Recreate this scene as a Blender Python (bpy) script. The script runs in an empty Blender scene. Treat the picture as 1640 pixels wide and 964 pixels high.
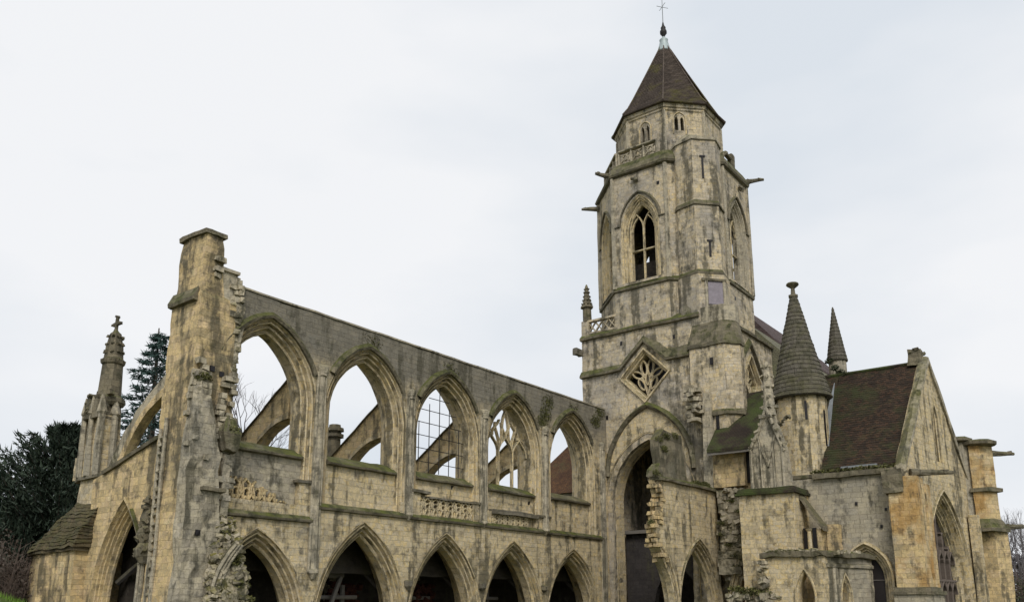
import bpy, bmesh, math, random
from mathutils import Vector, Matrix, noise
from mathutils.geometry import delaunay_2d_cdt
R = math.radians
sc = bpy.context.scene
COL = sc.collection
rnd = random.Random(7)

# ------------------------------------------------------------------ camera
cam_d = bpy.data.cameras.new('camera'); cam = bpy.data.objects.new('camera', cam_d); COL.objects.link(cam)
cam.location = (0, 0, 1.7)
YAW, PITCH = R(37.32), math.atan(307.6/1380)
cam.rotation_euler = (R(90)+PITCH, 0, YAW-R(90))
cam_d.sensor_width = 36; cam_d.lens = 1380/1640*36
cam_d.shift_x = 0.003; cam_d.shift_y = 0.1073
cam_d.clip_start = .1; cam_d.clip_end = 5000
sc.camera = cam
# ------------------------------------------------------------------ sky, sun, exposure
SUN_EL, SUN_DIR = R(42), Vector((math.cos(R(222)), math.sin(R(222)), 0))
w = bpy.data.worlds.new('World'); sc.world = w; w.use_nodes = True
nt = w.node_tree; nt.nodes.clear()
def wn(t): return nt.nodes.new(t)
sky = wn('ShaderNodeTexSky'); sky.sky_type = 'NISHITA'; sky.sun_disc = False
sky.sun_elevation = SUN_EL; sky.sun_rotation = math.atan2(SUN_DIR.x, SUN_DIR.y) % (2*math.pi)
hs = wn('ShaderNodeHueSaturation'); hs.inputs['Saturation'].default_value = .25
tc = wn('ShaderNodeTexCoord')
mp = wn('ShaderNodeMapping'); mp.inputs['Scale'].default_value = (1.2, 1.2, 3.2); mp.inputs['Location'].default_value = (3.1, .7, .4)
nz = wn('ShaderNodeTexNoise'); nz.inputs['Scale'].default_value = 1.5; nz.inputs['Detail'].default_value = 5; nz.inputs['Roughness'].default_value = .48
rp = wn('ShaderNodeValToRGB')
rp.color_ramp.elements[0].position = .36; rp.color_ramp.elements[0].color = (6.9, 7.4, 8.0, 1)
rp.color_ramp.elements[1].position = .63; rp.color_ramp.elements[1].color = (8.6, 8.72, 8.95, 1)
mx = wn('ShaderNodeMix'); mx.data_type = 'RGBA'; mx.inputs['Factor'].default_value = .96
bg = wn('ShaderNodeBackground'); bg.inputs['Strength'].default_value = .075
ow = wn('ShaderNodeOutputWorld')
L = nt.links.new
L(sky.outputs[0], hs.inputs['Color']); L(hs.outputs[0], mx.inputs['A']); L(tc.outputs['Generated'], mp.inputs[0]); L(mp.outputs[0], nz.inputs['Vector'])
L(nz.outputs['Fac'], rp.inputs[0]); L(rp.outputs[0], mx.inputs['B']); L(mx.outputs['Result'], bg.inputs['Color']); L(bg.outputs[0], ow.inputs[0])
sun_d = bpy.data.lights.new('sun', 'SUN'); sun_d.energy = 1.5; sun_d.angle = R(24); sun_d.color = (1, .96, .9)
sun = bpy.data.objects.new('sun', sun_d); COL.objects.link(sun)
to_sun = Vector((SUN_DIR.x*math.cos(SUN_EL), SUN_DIR.y*math.cos(SUN_EL), math.sin(SUN_EL)))
sun.rotation_euler = to_sun.to_track_quat('Z', 'Y').to_euler()
sun.location = (0, 0, 60)
vs = sc.view_settings; vs.view_transform = 'Standard'; vs.look = 'None'; vs.gamma = 1; vs.use_curve_mapping = False; vs.exposure = 0.5

# ------------------------------------------------------------------ materials
class NT:
    def __init__(s, name):
        s.m = bpy.data.materials.new(name); s.m.use_nodes = True; s.t = s.m.node_tree
        s.b = s.t.nodes['Principled BSDF']; s.b.inputs['Roughness'].default_value = .9
        s.b.inputs['Specular IOR Level'].default_value = .25
    def n(s, typ, props=None, **ins):
        k = s.t.nodes.new(typ)
        for a, v in (props or {}).items(): setattr(k, a, v)
        for a, v in ins.items():
            key = int(a[1:]) if a[0] == 'i' and a[1:].isdigit() else a.replace('_', ' ')
            s.set(k.inputs[key], v)
        return k
    def set(s, sock, v):
        if isinstance(v, bpy.types.NodeSocket): s.t.links.new(v, sock)
        elif isinstance(v, bpy.types.Node): s.t.links.new(v.outputs[0], sock)
        else: sock.default_value = v
    def math(s, op, a, b=0.0, clamp=False): return s.n('ShaderNodeMath', {'operation': op, 'use_clamp': clamp}, i0=a, i1=b).outputs[0]
    def vm(s, op, a, b): return s.n('ShaderNodeVectorMath', {'operation': op}, i0=a, i1=b)
    def noise(s, vec, scale, detail=4, rough=.55): return s.n('ShaderNodeTexNoise', None, Vector=vec, Scale=scale, Detail=detail, Roughness=rough).outputs['Fac']
    def ramp(s, fac, stops, interp='LINEAR'):
        k = s.n('ShaderNodeValToRGB', None, Fac=fac); e = k.color_ramp.elements; k.color_ramp.interpolation = interp
        while len(e) < len(stops): e.new(.5)
        for el, (p, c) in zip(e, stops): el.position = p; el.color = (c, c, c, 1) if not isinstance(c, tuple) else (*c, 1)
        return k.outputs[0]
    def mix(s, f, a, b, mode='MIX'):
        k = s.n('ShaderNodeMix', {'data_type': 'RGBA', 'blend_type': mode}); s.set(k.inputs['Factor'], f); s.set(k.inputs['A'], c4(a)); s.set(k.inputs['B'], c4(b)); return k.outputs['Result']
def c4(c): return (*c, 1) if isinstance(c, tuple) and len(c) == 3 else c

def stone(name, tints, grey=.5, stain=.5, moss=.4, bw=.46, bh=.27, zgrey=None, mortar=.35, rough_bump=.5, mosscol=((.075, .08, .025), (.17, .15, .045)), greycol=(.19, .175, .14), orange=0.0):
    g = NT(name)
    geo = g.n('ShaderNodeNewGeometry'); P = geo.outputs['Position']; N = geo.outputs['True Normal']
    sn = g.n('ShaderNodeSeparateXYZ', None, Vector=N)
    uvm = g.n('ShaderNodeSeparateXYZ', None, Vector=g.n('ShaderNodeUVMap', {'uv_map': 'UVMap'}).outputs[0]); u = uvm.outputs['X']
    sp = g.n('ShaderNodeSeparateXYZ', None, Vector=P)
    wob = g.noise(P, 1.3, 2)
    wob2 = g.math('MULTIPLY', g.math('SUBTRACT', wob, .5), .10)
    uu = g.math('ADD', u, wob2); vv = g.math('ADD', g.math('ADD', uvm.outputs['Y'], wob2), g.math('ADD', g.math('MULTIPLY', g.math('SINE', g.math('MULTIPLY', uvm.outputs['Y'], 2.3)), .075), g.math('MULTIPLY', g.math('SINE', g.math('MULTIPLY', uvm.outputs['Y'], 5.3)), .03)))
    uv = g.n('ShaderNodeCombineXYZ', None, X=uu, Y=vv).outputs[0]
    br = g.n('ShaderNodeTexBrick', {'offset': .5, 'squash': 1.35, 'squash_frequency': 3}, Vector=uv, Color1=(0, 0, 0, 1), Color2=(1, 1, 1, 1), Mortar=(.5, .5, .5, 1), Scale=1.0, Mortar_Size=.009, Mortar_Smooth=.6, Bias=0.0, Brick_Width=bw, Row_Height=bh)
    t = g.n('ShaderNodeSeparateColor', None, Color=br.outputs['Color']).outputs[0]
    n1 = g.noise(P, .33, 5, .6); n2 = g.noise(P, 2.2, 6, .65); n3 = g.noise(P, 14, 5, .7)
    stp = [(i/(len(tints)-1), c) for i, c in enumerate(tints)]
    tv = g.math('ADD', g.math('MULTIPLY', t, .4), g.math('MULTIPLY', g.math('SUBTRACT', n2, .26), 1.3), True)
    col = g.ramp(tv, stp)
    # weathered grey skin
    gv = g.math('ADD', g.math('MULTIPLY', n1, .65), g.math('MULTIPLY', n2, .35))
    gf = g.ramp(gv, [(.60-.26*grey, 0.0), (.72-.2*grey, 1.0)])
    if zgrey:
        zz = g.n('ShaderNodeMapRange', None, i0=g.math('ADD', sp.outputs['Z'], g.math('MULTIPLY', g.math('SUBTRACT', n1, .5), 4.0)), i1=zgrey[0], i2=zgrey[1], i3=0.0, i4=1.0).outputs[0]
    gcol = g.mix(n2, tuple(c*.7 for c in greycol), tuple(min(1, c*2.1) for c in greycol))
    col = g.mix(g.math('MULTIPLY', gf, .74), col, gcol)
    if zgrey: col = g.mix(g.math('MULTIPLY', zz, .88), col, gcol)
    if orange:
        of = g.ramp(g.noise(P, .8, 5, .6), [(.5-.1*orange, 0.0), (.66-.1*orange, 1.0)])
        col = g.mix(g.math('MULTIPLY', of, .75), col, (.40, .225, .065))
    # per-block shift and fine grain
    col = g.mix(.2, col, g.ramp(t, [(0.0, .6), (.4, 1.0), (1.0, 1.25)]), 'MULTIPLY')
    col = g.mix(.75, col, g.ramp(n3, [(.28, .72), (.52, 1.0), (.75, 1.2)]), 'MULTIPLY')
    # joints
    col = g.mix(g.math('MULTIPLY', br.outputs['Fac'], g.math('MULTIPLY', g.ramp(n2, [(.38, .1), (.62, 1.0)]), mortar*1.45)), col, (.085, .07, .05))
    # streaks of soot and lichen that run down the wall
    mpv = g.n('ShaderNodeCombineXYZ', None, X=g.math('MULTIPLY', u, 1.5), Y=g.math('MULTIPLY', sp.outputs['Z'], .16), Z=g.math('MULTIPLY', n1, 1.5)).outputs[0]
    st = g.noise(mpv, 1.0, 6, .62)
    sf = g.ramp(g.math('ADD', g.math('MULTIPLY', st, .7), g.math('MULTIPLY', n2, .3)), [(.58-.10*stain, 0.0), (.645-.08*stain, 1.0)])
    col = g.mix(g.math('MULTIPLY', sf, .8), col, g.mix(n3, (.035, .032, .022), (.10, .092, .06)))
    blot = g.ramp(g.noise(P, 1.6, 8, .68), [(.57-.06*stain, 0.0), (.68, 1.0)])
    col = g.mix(g.math('MULTIPLY', blot, .72*min(1, .4+stain)), col, (.075, .068, .052))
    # moss on tops and in damp patches
    upn = g.ramp(g.noise(P, 1.15, 5, .65), [(.34, .3), (.54, 1.0)])
    up = g.ramp(g.math('ADD', sn.outputs['Z'], g.math('MULTIPLY', g.math('SUBTRACT', n2, .5), .9)), [(.22, 0.0), (.55, 1.0)])
    mp_ = g.ramp(g.math('ADD', g.math('MULTIPLY', n2, .5), g.math('MULTIPLY', g.noise(P, .7, 5, .6), .5)), [(.66-.16*moss, 0.0), (.76-.14*moss, 1.0)])
    mf = g.math('ADD', g.math('MULTIPLY', g.math('MULTIPLY', up, upn), min(1.0, .35+moss*.7)), g.math('MULTIPLY', mp_, .75*min(1, moss*1.6)), True)
    mc = g.mix(n3, mosscol[0], mosscol[1])
    mc = g.mix(g.ramp(n2, [(.4, 0.0), (.65, 1.0)]), mc, (.05, .05, .025))
    col = g.mix(mf, col, mc)
    g.set(g.b.inputs['Base Color'], col)
    h = g.math('ADD', g.math('MULTIPLY', br.outputs['Fac'], -.5), g.math('ADD', g.math('MULTIPLY', n2, .9), g.math('MULTIPLY', n3, .45)))
    h = g.math('ADD', h, g.math('MULTIPLY', mf, g.math('MULTIPLY', g.noise(P, 25, 3), .6)))
    bm = g.n('ShaderNodeBump', None, Strength=min(1.0, rough_bump*1.6), Distance=.07, Height=h)
    g.set(g.b.inputs['Normal'], bm.outputs[0])
    return g.m

CREAM = [(.18, .135, .075), (.53, .415, .235), (.43, .365, .25), (.63, .505, .29), (.50, .43, .31), (.60, .455, .22), (.71, .61, .405), (.38, .34, .28)]
TAN = [(.22, .16, .08), (.55, .405, .20), (.44, .35, .205), (.64, .485, .245), (.53, .40, .24), (.68, .55, .31), (.38, .325, .23)]
GREYS = [(.24, .21, .165), (.38, .335, .255), (.47, .41, .29), (.34, .305, .24), (.55, .48, .35)]
DARKS = [(.085, .075, .052), (.14, .123, .085), (.21, .18, .12), (.10, .09, .062)]
M = {}
M['nave'] = stone('nave_limestone', CREAM, grey=.2, stain=.7, moss=.31, mortar=.2, zgrey=(10.9, 13.3), greycol=(.115, .108, .09))
M['cream'] = stone('cream_limestone', CREAM, grey=.25, stain=.62, moss=.22, greycol=(.21, .19, .145))
M['tower'] = stone('tower_limestone', [(r_*.98, g_, b_*1.09) for r_, g_, b_ in CREAM], grey=.58, stain=.8, moss=.2, mortar=.28, greycol=(.20, .187, .17))
M['tan'] = stone('tan_limestone', TAN, grey=.15, stain=.6, moss=.28, greycol=(.2, .18, .14))
M['orange'] = stone('ochre_limestone', TAN, grey=.3, stain=.5, moss=.2, orange=.55)
M['grey'] = stone('grey_limestone', GREYS, grey=.55, stain=.55, moss=.3)
M['panel'] = stone('grey_panel_stone', GREYS, grey=.5, stain=.8, moss=.12, greycol=(.15, .14, .115))
M['mould'] = stone('moulding_stone', CREAM, grey=.2, stain=.66, moss=.26, bw=.7, bh=.36, mortar=.22, greycol=(.16, .14, .10))
M['mossy'] = stone('mossy_ledge_stone', DARKS, grey=.2, stain=.5, moss=.9, mosscol=((.045, .055, .014), (.15, .16, .034)))
M['mossrubble'] = stone('moss_covered_rubble', GREYS, grey=.3, stain=.6, moss=1.0, bw=2.3, bh=1.7, mortar=.0, rough_bump=1.0, mosscol=((.10, .095, .025), (.26, .22, .055)))
M['shaftstone'] = stone('dark_streaked_shaft_stone', GREYS, grey=.3, stain=1.0, moss=.5, bw=.9, bh=.5, greycol=(.14, .13, .10))
M['pierstone'] = stone('weathered_pier_stone', TAN, grey=.3, stain=.95, moss=.52, mortar=.25, greycol=(.19, .17, .12))
M['stub'] = stone('green_streaked_stone', DARKS, grey=.2, stain=1.1, moss=.75, bw=.9, bh=.6, mortar=.1, greycol=(.16, .155, .12))
M['dark'] = stone('dark_weathered_stone', DARKS, grey=.5, stain=.6, moss=.45, greycol=(.13, .12, .1))
M['rubble'] = stone('rubble_stone', GREYS, grey=.4, stain=.6, moss=.62, bw=2.3, bh=1.7, mortar=.0, rough_bump=1.0)
M['inner_shade'] = stone('shaded_inner_stone', [(.03, .026, .022), (.05, .042, .034), (.065, .055, .042)], grey=.0, stain=.5, moss=.0)  # base colour darkened to stand in for the shade of the interiors
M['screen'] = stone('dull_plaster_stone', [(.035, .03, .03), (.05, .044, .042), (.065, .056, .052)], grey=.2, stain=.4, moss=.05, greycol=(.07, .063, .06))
M['shingle'] = stone('stone_shingle', [(.045, .041, .033), (.085, .076, .06), (.125, .112, .088), (.065, .06, .048), (.15, .135, .105)], grey=.2, stain=.35, moss=.45, bw=.42, bh=.27, mortar=.9, greycol=(.11, .10, .085), rough_bump=.8)
M['stonetile'] = stone('brown_stone_tile', [(.07, .056, .032), (.115, .092, .052), (.15, .12, .068)], grey=.0, stain=.3, moss=.75, bw=.3, bh=.16, mortar=.85, mosscol=((.05, .046, .016), (.11, .10, .03)), rough_bump=.9)

def tiles(name, cols, moss=.4, mosscol=(.05, .06, .018), bw=.2, bh=.1, patch=.45):
    g = NT(name); geo = g.n('ShaderNodeNewGeometry'); P = geo.outputs['Position']; N = geo.outputs['True Normal']
    uvm = g.n('ShaderNodeSeparateXYZ', None, Vector=g.n('ShaderNodeUVMap', {'uv_map': 'UVMap'}).outputs[0]); u = uvm.outputs['X']; z = uvm.outputs['Y']
    uv = g.n('ShaderNodeCombineXYZ', None, X=u, Y=z).outputs[0]
    br = g.n('ShaderNodeTexBrick', None, Vector=uv, Color1=(0, 0, 0, 1), Color2=(1, 1, 1, 1), Mortar=(.4, .4, .4, 1), Scale=1.0, Mortar_Size=.01, Mortar_Smooth=.4, Bias=0.0, Brick_Width=bw, Row_Height=bh)
    t = g.n('ShaderNodeSeparateColor', None, Color=br.outputs['Color']).outputs[0]
    n2 = g.noise(P, 1.1, 6, .65); n3 = g.noise(P, 9, 4, .7); n1 = g.noise(P, .3, 4)
    col = g.ramp(g.math('ADD', g.math('MULTIPLY', t, .5), g.math('MULTIPLY', n3, .5)), [(i/(len(cols)-1), c) for i, c in enumerate(cols)])
    col = g.mix(.7, col, g.ramp(n2, [(.3, .55), (.7, 1.35)]), 'MULTIPLY')
    col = g.mix(g.math('MULTIPLY', br.outputs['Fac'], .75), col, (.012, .01, .008))
    mf = g.ramp(g.math('ADD', g.math('MULTIPLY', n1, .5), g.math('MULTIPLY', n2, .5)), [(.62-.22*moss, 0.0), (.74-.2*moss, 1.0)])
    col = g.mix(g.math('MULTIPLY', mf, .85), col, g.mix(n3, mosscol, tuple(c*1.9 for c in mosscol)))
    g.set(g.b.inputs['Base Color'], col)
    row = g.math('FRACT', g.math('DIVIDE', z, bh))
    h = g.math('ADD', g.math('MULTIPLY', row, -.6), g.math('ADD', g.math('MULTIPLY', br.outputs['Fac'], -.4), g.math('MULTIPLY', n3, .8)))
    g.set(g.b.inputs['Normal'], g.n('ShaderNodeBump', None, Strength=.8, Distance=.04, Height=h).outputs[0])
    return g.m
M['spire'] = tiles('brown_spire_tile', [(.06, .047, .037), (.095, .073, .058), (.135, .102, .08)], moss=.52, mosscol=(.085, .078, .018), bw=.22, bh=.16)
M['roof'] = tiles('mossy_brown_roof_tile', [(.012, .010, .008), (.026, .018, .012), (.042, .028, .018), (.075, .042, .025), (.038, .028, .018)], moss=.66, mosscol=(.024, .029, .010))
M['leanroof'] = tiles('green_mossy_roof_tile', [(.03, .022, .016), (.05, .035, .024)], moss=.95, mosscol=(.036, .05, .012))
M['purple'] = tiles('purple_brown_roof_tile', [(.06, .042, .04), (.085, .06, .056), (.11, .078, .07)], moss=.05, bw=.22, bh=.14)
M['greenroof'] = tiles('pale_green_mossy_tile', [(.13, .125, .085), (.18, .17, .11)], moss=.6, mosscol=(.085, .09, .04), bw=.22, bh=.14)
M['rust'] = tiles('rust_red_roof_tile', [(.05, .027, .018), (.10, .05, .025), (.17, .085, .03)], moss=.6, mosscol=(.045, .042, .018))

def plain(name, col, rough=.7, metal=0, var=.35, scale=6, spec=.3):
    g = NT(name); P = g.n('ShaderNodeNewGeometry').outputs['Position']; n = g.noise(P, scale, 5, .65)
    c = g.mix(n, tuple(x*(1-var) for x in col), tuple(min(1, x*(1+var)) for x in col)); g.set(g.b.inputs['Base Color'], c)
    g.b.inputs['Roughness'].default_value = rough; g.b.inputs['Metallic'].default_value = metal; g.b.inputs['Specular IOR Level'].default_value = spec
    g.set(g.b.inputs['Normal'], g.n('ShaderNodeBump', None, Strength=.3, Distance=.03, Height=n).outputs[0])
    return g.m
M['lead'] = plain('weathered_lead', (.22, .235, .245), .55, .2)
M['leadpale'] = plain('pale_lead_cap', (.36, .42, .42), .5, .2)
M['iron'] = plain('dark_iron', (.035, .033, .032), .6, .5)
M['void'] = plain('opening_shade_black', (.011, .009, .009), .35, 0, .5, 5)  # near-black painted for the shade inside holes, slits and openings
M['glass'] = plain('dusty_dark_glass', (.032, .026, .024), .5, 0, .6, 4, .3)
M['timber'] = plain('old_grey_timber', (.17, .155, .135), .85, 0, .4, 9)
M['louvre'] = plain('grey_violet_board', (.24, .215, .24), .8, 0, .35, 5)
M['louvre2'] = plain('dull_brown_tracery_stone', (.125, .10, .082), .9, 0, .4, 5)
M['brick'] = tiles('red_brick', [(.07, .025, .018), (.11, .038, .026), (.14, .055, .035)], moss=.0, bw=.2, bh=.075)
M['bark'] = plain('grey_brown_bark', (.085, .07, .055), .95, 0, .4, 12)
M['twig'] = plain('brown_twig', (.11, .082, .066), .95, 0, .4, 12)
M['fartwig'] = plain('dull_grey_twig', (.12, .11, .115), .95, 0, .4, 12)

def leaf(name, stops, trans=.15):
    g = NT(name); geo = g.n('ShaderNodeNewGeometry')
    ri = geo.outputs['Random Per Island']; n = g.noise(geo.outputs['Position'], 1.2, 3)
    f = g.math('ADD', g.math('MULTIPLY', ri, .55), g.math('MULTIPLY', n, .45))
    g.set(g.b.inputs['Base Color'], g.ramp(f, stops)); g.b.inputs['Roughness'].default_value = .7
    return g.m
M['yew'] = leaf('dark_yew_needles', [(.2, (.013, .022, .014)), (.55, (.027, .042, .027)), (.85, (.05, .068, .043))])
M['spruce'] = leaf('blue_green_needles', [(.2, (.022, .048, .042)), (.55, (.05, .09, .08)), (.85, (.10, .15, .135))])
M['grass'] = leaf('grass_blades', [(.2, (.07, .14, .02)), (.55, (.13, .24, .03)), (.85, (.2, .32, .05))])
M['fern'] = leaf('moss_and_weed_leaves', [(.2, (.04, .042, .014)), (.55, (.085, .088, .026)), (.85, (.16, .15, .05))])
M['laurel'] = leaf('dull_evergreen_leaves', [(.2, (.022, .032, .016)), (.55, (.045, .055, .025)), (.85, (.08, .08, .035))])
M['brown'] = leaf('dead_brown_leaves', [(.2, (.035, .027, .02)), (.55, (.068, .052, .04)), (.85, (.105, .083, .066))])

def ground_mat():
    g = NT('winter_grass'); P = g.n('ShaderNodeNewGeometry').outputs['Position']
    n1 = g.noise(P, .15, 5); n2 = g.noise(P, 6, 6, .7)
    c = g.mix(n1, (.05, .075, .022), (.10, .095, .04)); c = g.mix(.7, c, g.ramp(n2, [(.3, .5), (.7, 1.4)]), 'MULTIPLY')
    g.set(g.b.inputs['Base Color'], c); g.set(g.b.inputs['Normal'], g.n('ShaderNodeBump', None, Strength=.8, Distance=.08, Height=n2).outputs[0])
    return g.m
M['ground'] = ground_mat()

# ------------------------------------------------------------------ helpers
def tag(o, label=None, cat=None, group=None, kind=None):
    if label: o['label'] = label
    if cat: o['category'] = cat
    if group: o['group'] = group
    if kind: o['kind'] = kind
    return o
def thing(name, loc, label, cat, group=None):
    o = bpy.data.objects.new(name, None); o.location = loc; o.empty_display_size = .3; COL.objects.link(o)
    return tag(o, label, cat, group)
def worldmat(o):
    m = Matrix.Translation(o.location) @ o.rotation_euler.to_matrix().to_4x4()
    return worldmat(o.parent) @ o.matrix_parent_inverse @ m if o.parent else m

class FR:
    """a wall frame: u along the wall, v up, w into the wall"""
    def __init__(s, x, y, deg): s.x, s.y, s.h = x, y, R(deg)
    def __call__(s, u, v, w=0.0):
        c, n = math.cos(s.h), math.sin(s.h)
        return Vector((s.x+u*c-w*n, s.y+u*n+w*c, v))

def dens(pts, step, closed=True):
    out = []; n = len(pts)
    for i in range(n if closed else n-1):
        a, b = pts[i], pts[(i+1) % n]; d = math.dist(a, b); k = max(1, int(math.ceil(d/step)))
        for j in range(k): out.append((a[0]+(b[0]-a[0])*j/k, a[1]+(b[1]-a[1])*j/k))
    if not closed: out.append(pts[-1])
    return out
def inside(p, poly):
    r = False; x, y = p; j = len(poly)-1
    for i in range(len(poly)):
        xi, yi = poly[i]; xj, yj = poly[j]
        if (yi > y) != (yj > y) and x < (xj-xi)*(y-yi)/(yj-yi)+xi: r = not r
        j = i
    return r
def arch(c, hw, spring, apex, base, r=0.0, n=11):
    """pointed arch, concentric offset r: left foot -> apex -> right foot"""
    H = apex-spring; cx = (H*H-hw*hw)/(2*hw); Rd = hw+cx+r
    A = math.sqrt(max(.0001, Rd*Rd-cx*cx)); a1 = math.atan2(A, -cx)   # angle at the apex seen from (cx,0)
    L_ = []
    for i in range(n+1):
        a = math.pi+(a1-math.pi)*i/n; L_.append((c+cx+Rd*math.cos(a), spring+Rd*math.sin(a)))
    L_[-1] = (c, spring+A)
    left = [(c-hw-r, base)]+L_ if base < spring-.01 else L_
    return left+[(2*c-x, y) for x, y in reversed(left[:-1])]
def bez(p0, p1, p2, p3, n=8):
    return [tuple((1-t)**3*a+3*(1-t)**2*t*b+3*(1-t)*t*t*c+t**3*d for a, b, c, d in zip(p0, p1, p2, p3)) for t in [i/n for i in range(n+1)]]

class MB:
    def __init__(s): s.bm = bmesh.new()
    def v(s, p): return s.bm.verts.new(p)
    def f(s, vs):
        try: return s.bm.faces.new(vs)
        except ValueError: return None
    def slab(s, outline, holes, fr, w0, w1, step=.55):
        outs = dens(outline, step); hs_ = [dens(h, step) for h in holes]
        co = []; ed = []
        for lp in [outs]+hs_:
            b = len(co); co += lp; ed += [(b+i, b+(i+1) % len(lp)) for i in range(len(lp))]
        nb = len(co); bcells = {}
        for p in co: bcells.setdefault((int(p[0]//step), int(p[1]//step)), []).append(p)
        us = [p[0] for p in outs]; vs_ = [p[1] for p in outs]
        x = min(us)+step*.5
        while x < max(us):
            y = min(vs_)+step*.5
            while y < max(vs_):
                q = (x+rnd.uniform(-.1, .1)*step, y+rnd.uniform(-.1, .1)*step)
                ok = inside(q, outs) and not any(inside(q, h) for h in hs_)
                if ok:
                    ci, cj = int(q[0]//step), int(q[1]//step)
                    for i in (-1, 0, 1):
                        for j in (-1, 0, 1):
                            for p in bcells.get((ci+i, cj+j), ()):
                                if math.dist(p, q) < step*.4: ok = False
                if ok: co.append(q)
                y += step
            x += step
        vc, _, fc, orig, _, _ = delaunay_2d_cdt([Vector(p) for p in co], ed, [], 0, 1e-5)
        F = [s.v(fr(p[0], p[1], w0)) for p in vc]; B = [s.v(fr(p[0], p[1], w1)) for p in vc]
        cnt = {}
        for t in fc:
            c = (sum(vc[i][0] for i in t)/3, sum(vc[i][1] for i in t)/3)
            if not inside(c, outs) or any(inside(c, h) for h in hs_): continue
            s.f([F[i] for i in t]); s.f([B[i] for i in reversed(t)])
            for a, b in ((t[0], t[1]), (t[1], t[2]), (t[2], t[0])):
                if (b, a) in cnt: cnt[(b, a)] = None
                else: cnt[(a, b)] = 1
        k = max(1, int(round(abs(w1-w0)/step/1.2)))
        cols = {}
        def colm(i):
            if i not in cols: cols[i] = [F[i]]+[s.v(fr(vc[i][0], vc[i][1], w0+(w1-w0)*j/k)) for j in range(1, k)]+[B[i]]
            return cols[i]
        for (a, b), val in cnt.items():
            if val:
                ca, cb = colm(a), colm(b)
                for j in range(k): s.f([ca[j], ca[j+1], cb[j+1], cb[j]])
        return s
    def grid(s, rows, closed=False):
        V = [[s.v(p) for p in r] for r in rows]
        for i in range(len(V)-1):
            m = len(V[i])
            for j in range(m if closed else m-1): s.f([V[i][j], V[i][(j+1) % m], V[i+1][(j+1) % m], V[i+1][j]])
        return V
    def mould(s, par, profile, fr, n=11):
        """par = (c, hw, spring, apex, base); profile = [(r, depth)]"""
        rows = []
        for r, d in profile:
            rows.append([fr(a, b, d) for a, b in arch(*par, r=r, n=n)])
        s.grid(rows); return s
    def box(s, x0, x1, y0, y1, z0, z1, step=.7, taper=0.0):
        nx, ny, nz_ = [max(1, int(math.ceil(abs(b-a)/step))) for a, b in ((x0, x1), (y0, y1), (z0, z1))]
        cx, cy = (x0+x1)/2, (y0+y1)/2; D = {}
        def P(i, j, k):
            if (i, j, k) not in D:
                t = 1-taper*k/nz_; D[(i, j, k)] = s.v((cx+(x0-cx+(x1-x0)*i/nx)*t, cy+(y0-cy+(y1-y0)*j/ny)*t, z0+(z1-z0)*k/nz_))
            return D[(i, j, k)]
        for i in range(nx):
            for j in range(ny):
                s.f([P(i, j, 0), P(i, j+1, 0), P(i+1, j+1, 0), P(i+1, j, 0)]); s.f([P(i, j, nz_), P(i+1, j, nz_), P(i+1, j+1, nz_), P(i, j+1, nz_)])
        for k in range(nz_):
            for i in range(nx):
                s.f([P(i, 0, k), P(i+1, 0, k), P(i+1, 0, k+1), P(i, 0, k+1)]); s.f([P(i, ny, k), P(i, ny, k+1), P(i+1, ny, k+1), P(i+1, ny, k)])
            for j in range(ny):
                s.f([P(0, j, k), P(0, j, k+1), P(0, j+1, k+1), P(0, j+1, k)]); s.f([P(nx, j, k), P(nx, j+1, k), P(nx, j+1, k+1), P(nx, j, k+1)])
        return s
    def stack(s, levels, cap0=True, cap1=True):
        """levels = list of closed rings (lists of xyz), same count"""
        V = s.grid(levels, True)
        if cap0: s.f(list(reversed(V[0])))
        if cap1: s.f(V[-1])
        return s
    def ngon(s, c, prof, n=8, rot=0.0, step=1.2):
        """prof = [(apothem-radius, z)]; polygonal lathe"""
        lv = []
        for i, (r, z) in enumerate(prof):
            k = 1
            if i: k = max(1, int(abs(z-prof[i-1][1])/step))
            for j in range(1, k+1):
                if i == 0 and j > 1: break
                rr = r if i == 0 else prof[i-1][0]+(r-prof[i-1][0])*j/k; zz = z if i == 0 else prof[i-1][1]+(z-prof[i-1][1])*j/k
                R_ = max(rr, .001)/math.cos(math.pi/n)
                lv.append([(c[0]+R_*math.cos(rot+2*math.pi*(q+.5)/n), c[1]+R_*math.sin(rot+2*math.pi*(q+.5)/n), zz) for q in range(n)])
        return s.stack(lv)
    def prism(s, poly, z0, z1, step=.8, top=None):
        p = dens(poly, step); t = dens(top, step) if top else p
        if len(t) != len(p):
            k = len(poly); p = []; t = []
            for i in range(k):
                a, b, a2, b2 = poly[i], poly[(i+1) % k], top[i], top[(i+1) % k]; m = max(1, int(math.ceil(math.dist(a, b)/step)))
                for j in range(m): p.append((a[0]+(b[0]-a[0])*j/m, a[1]+(b[1]-a[1])*j/m)); t.append((a2[0]+(b2[0]-a2[0])*j/m, a2[1]+(b2[1]-a2[1])*j/m))
        k = max(1, int(math.ceil((z1-z0)/step)))
        return s.stack([[(a[0]+(b[0]-a[0])*i/k, a[1]+(b[1]-a[1])*i/k, z0+(z1-z0)*i/k) for a, b in zip(p, t)] for i in range(k+1)])
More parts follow.
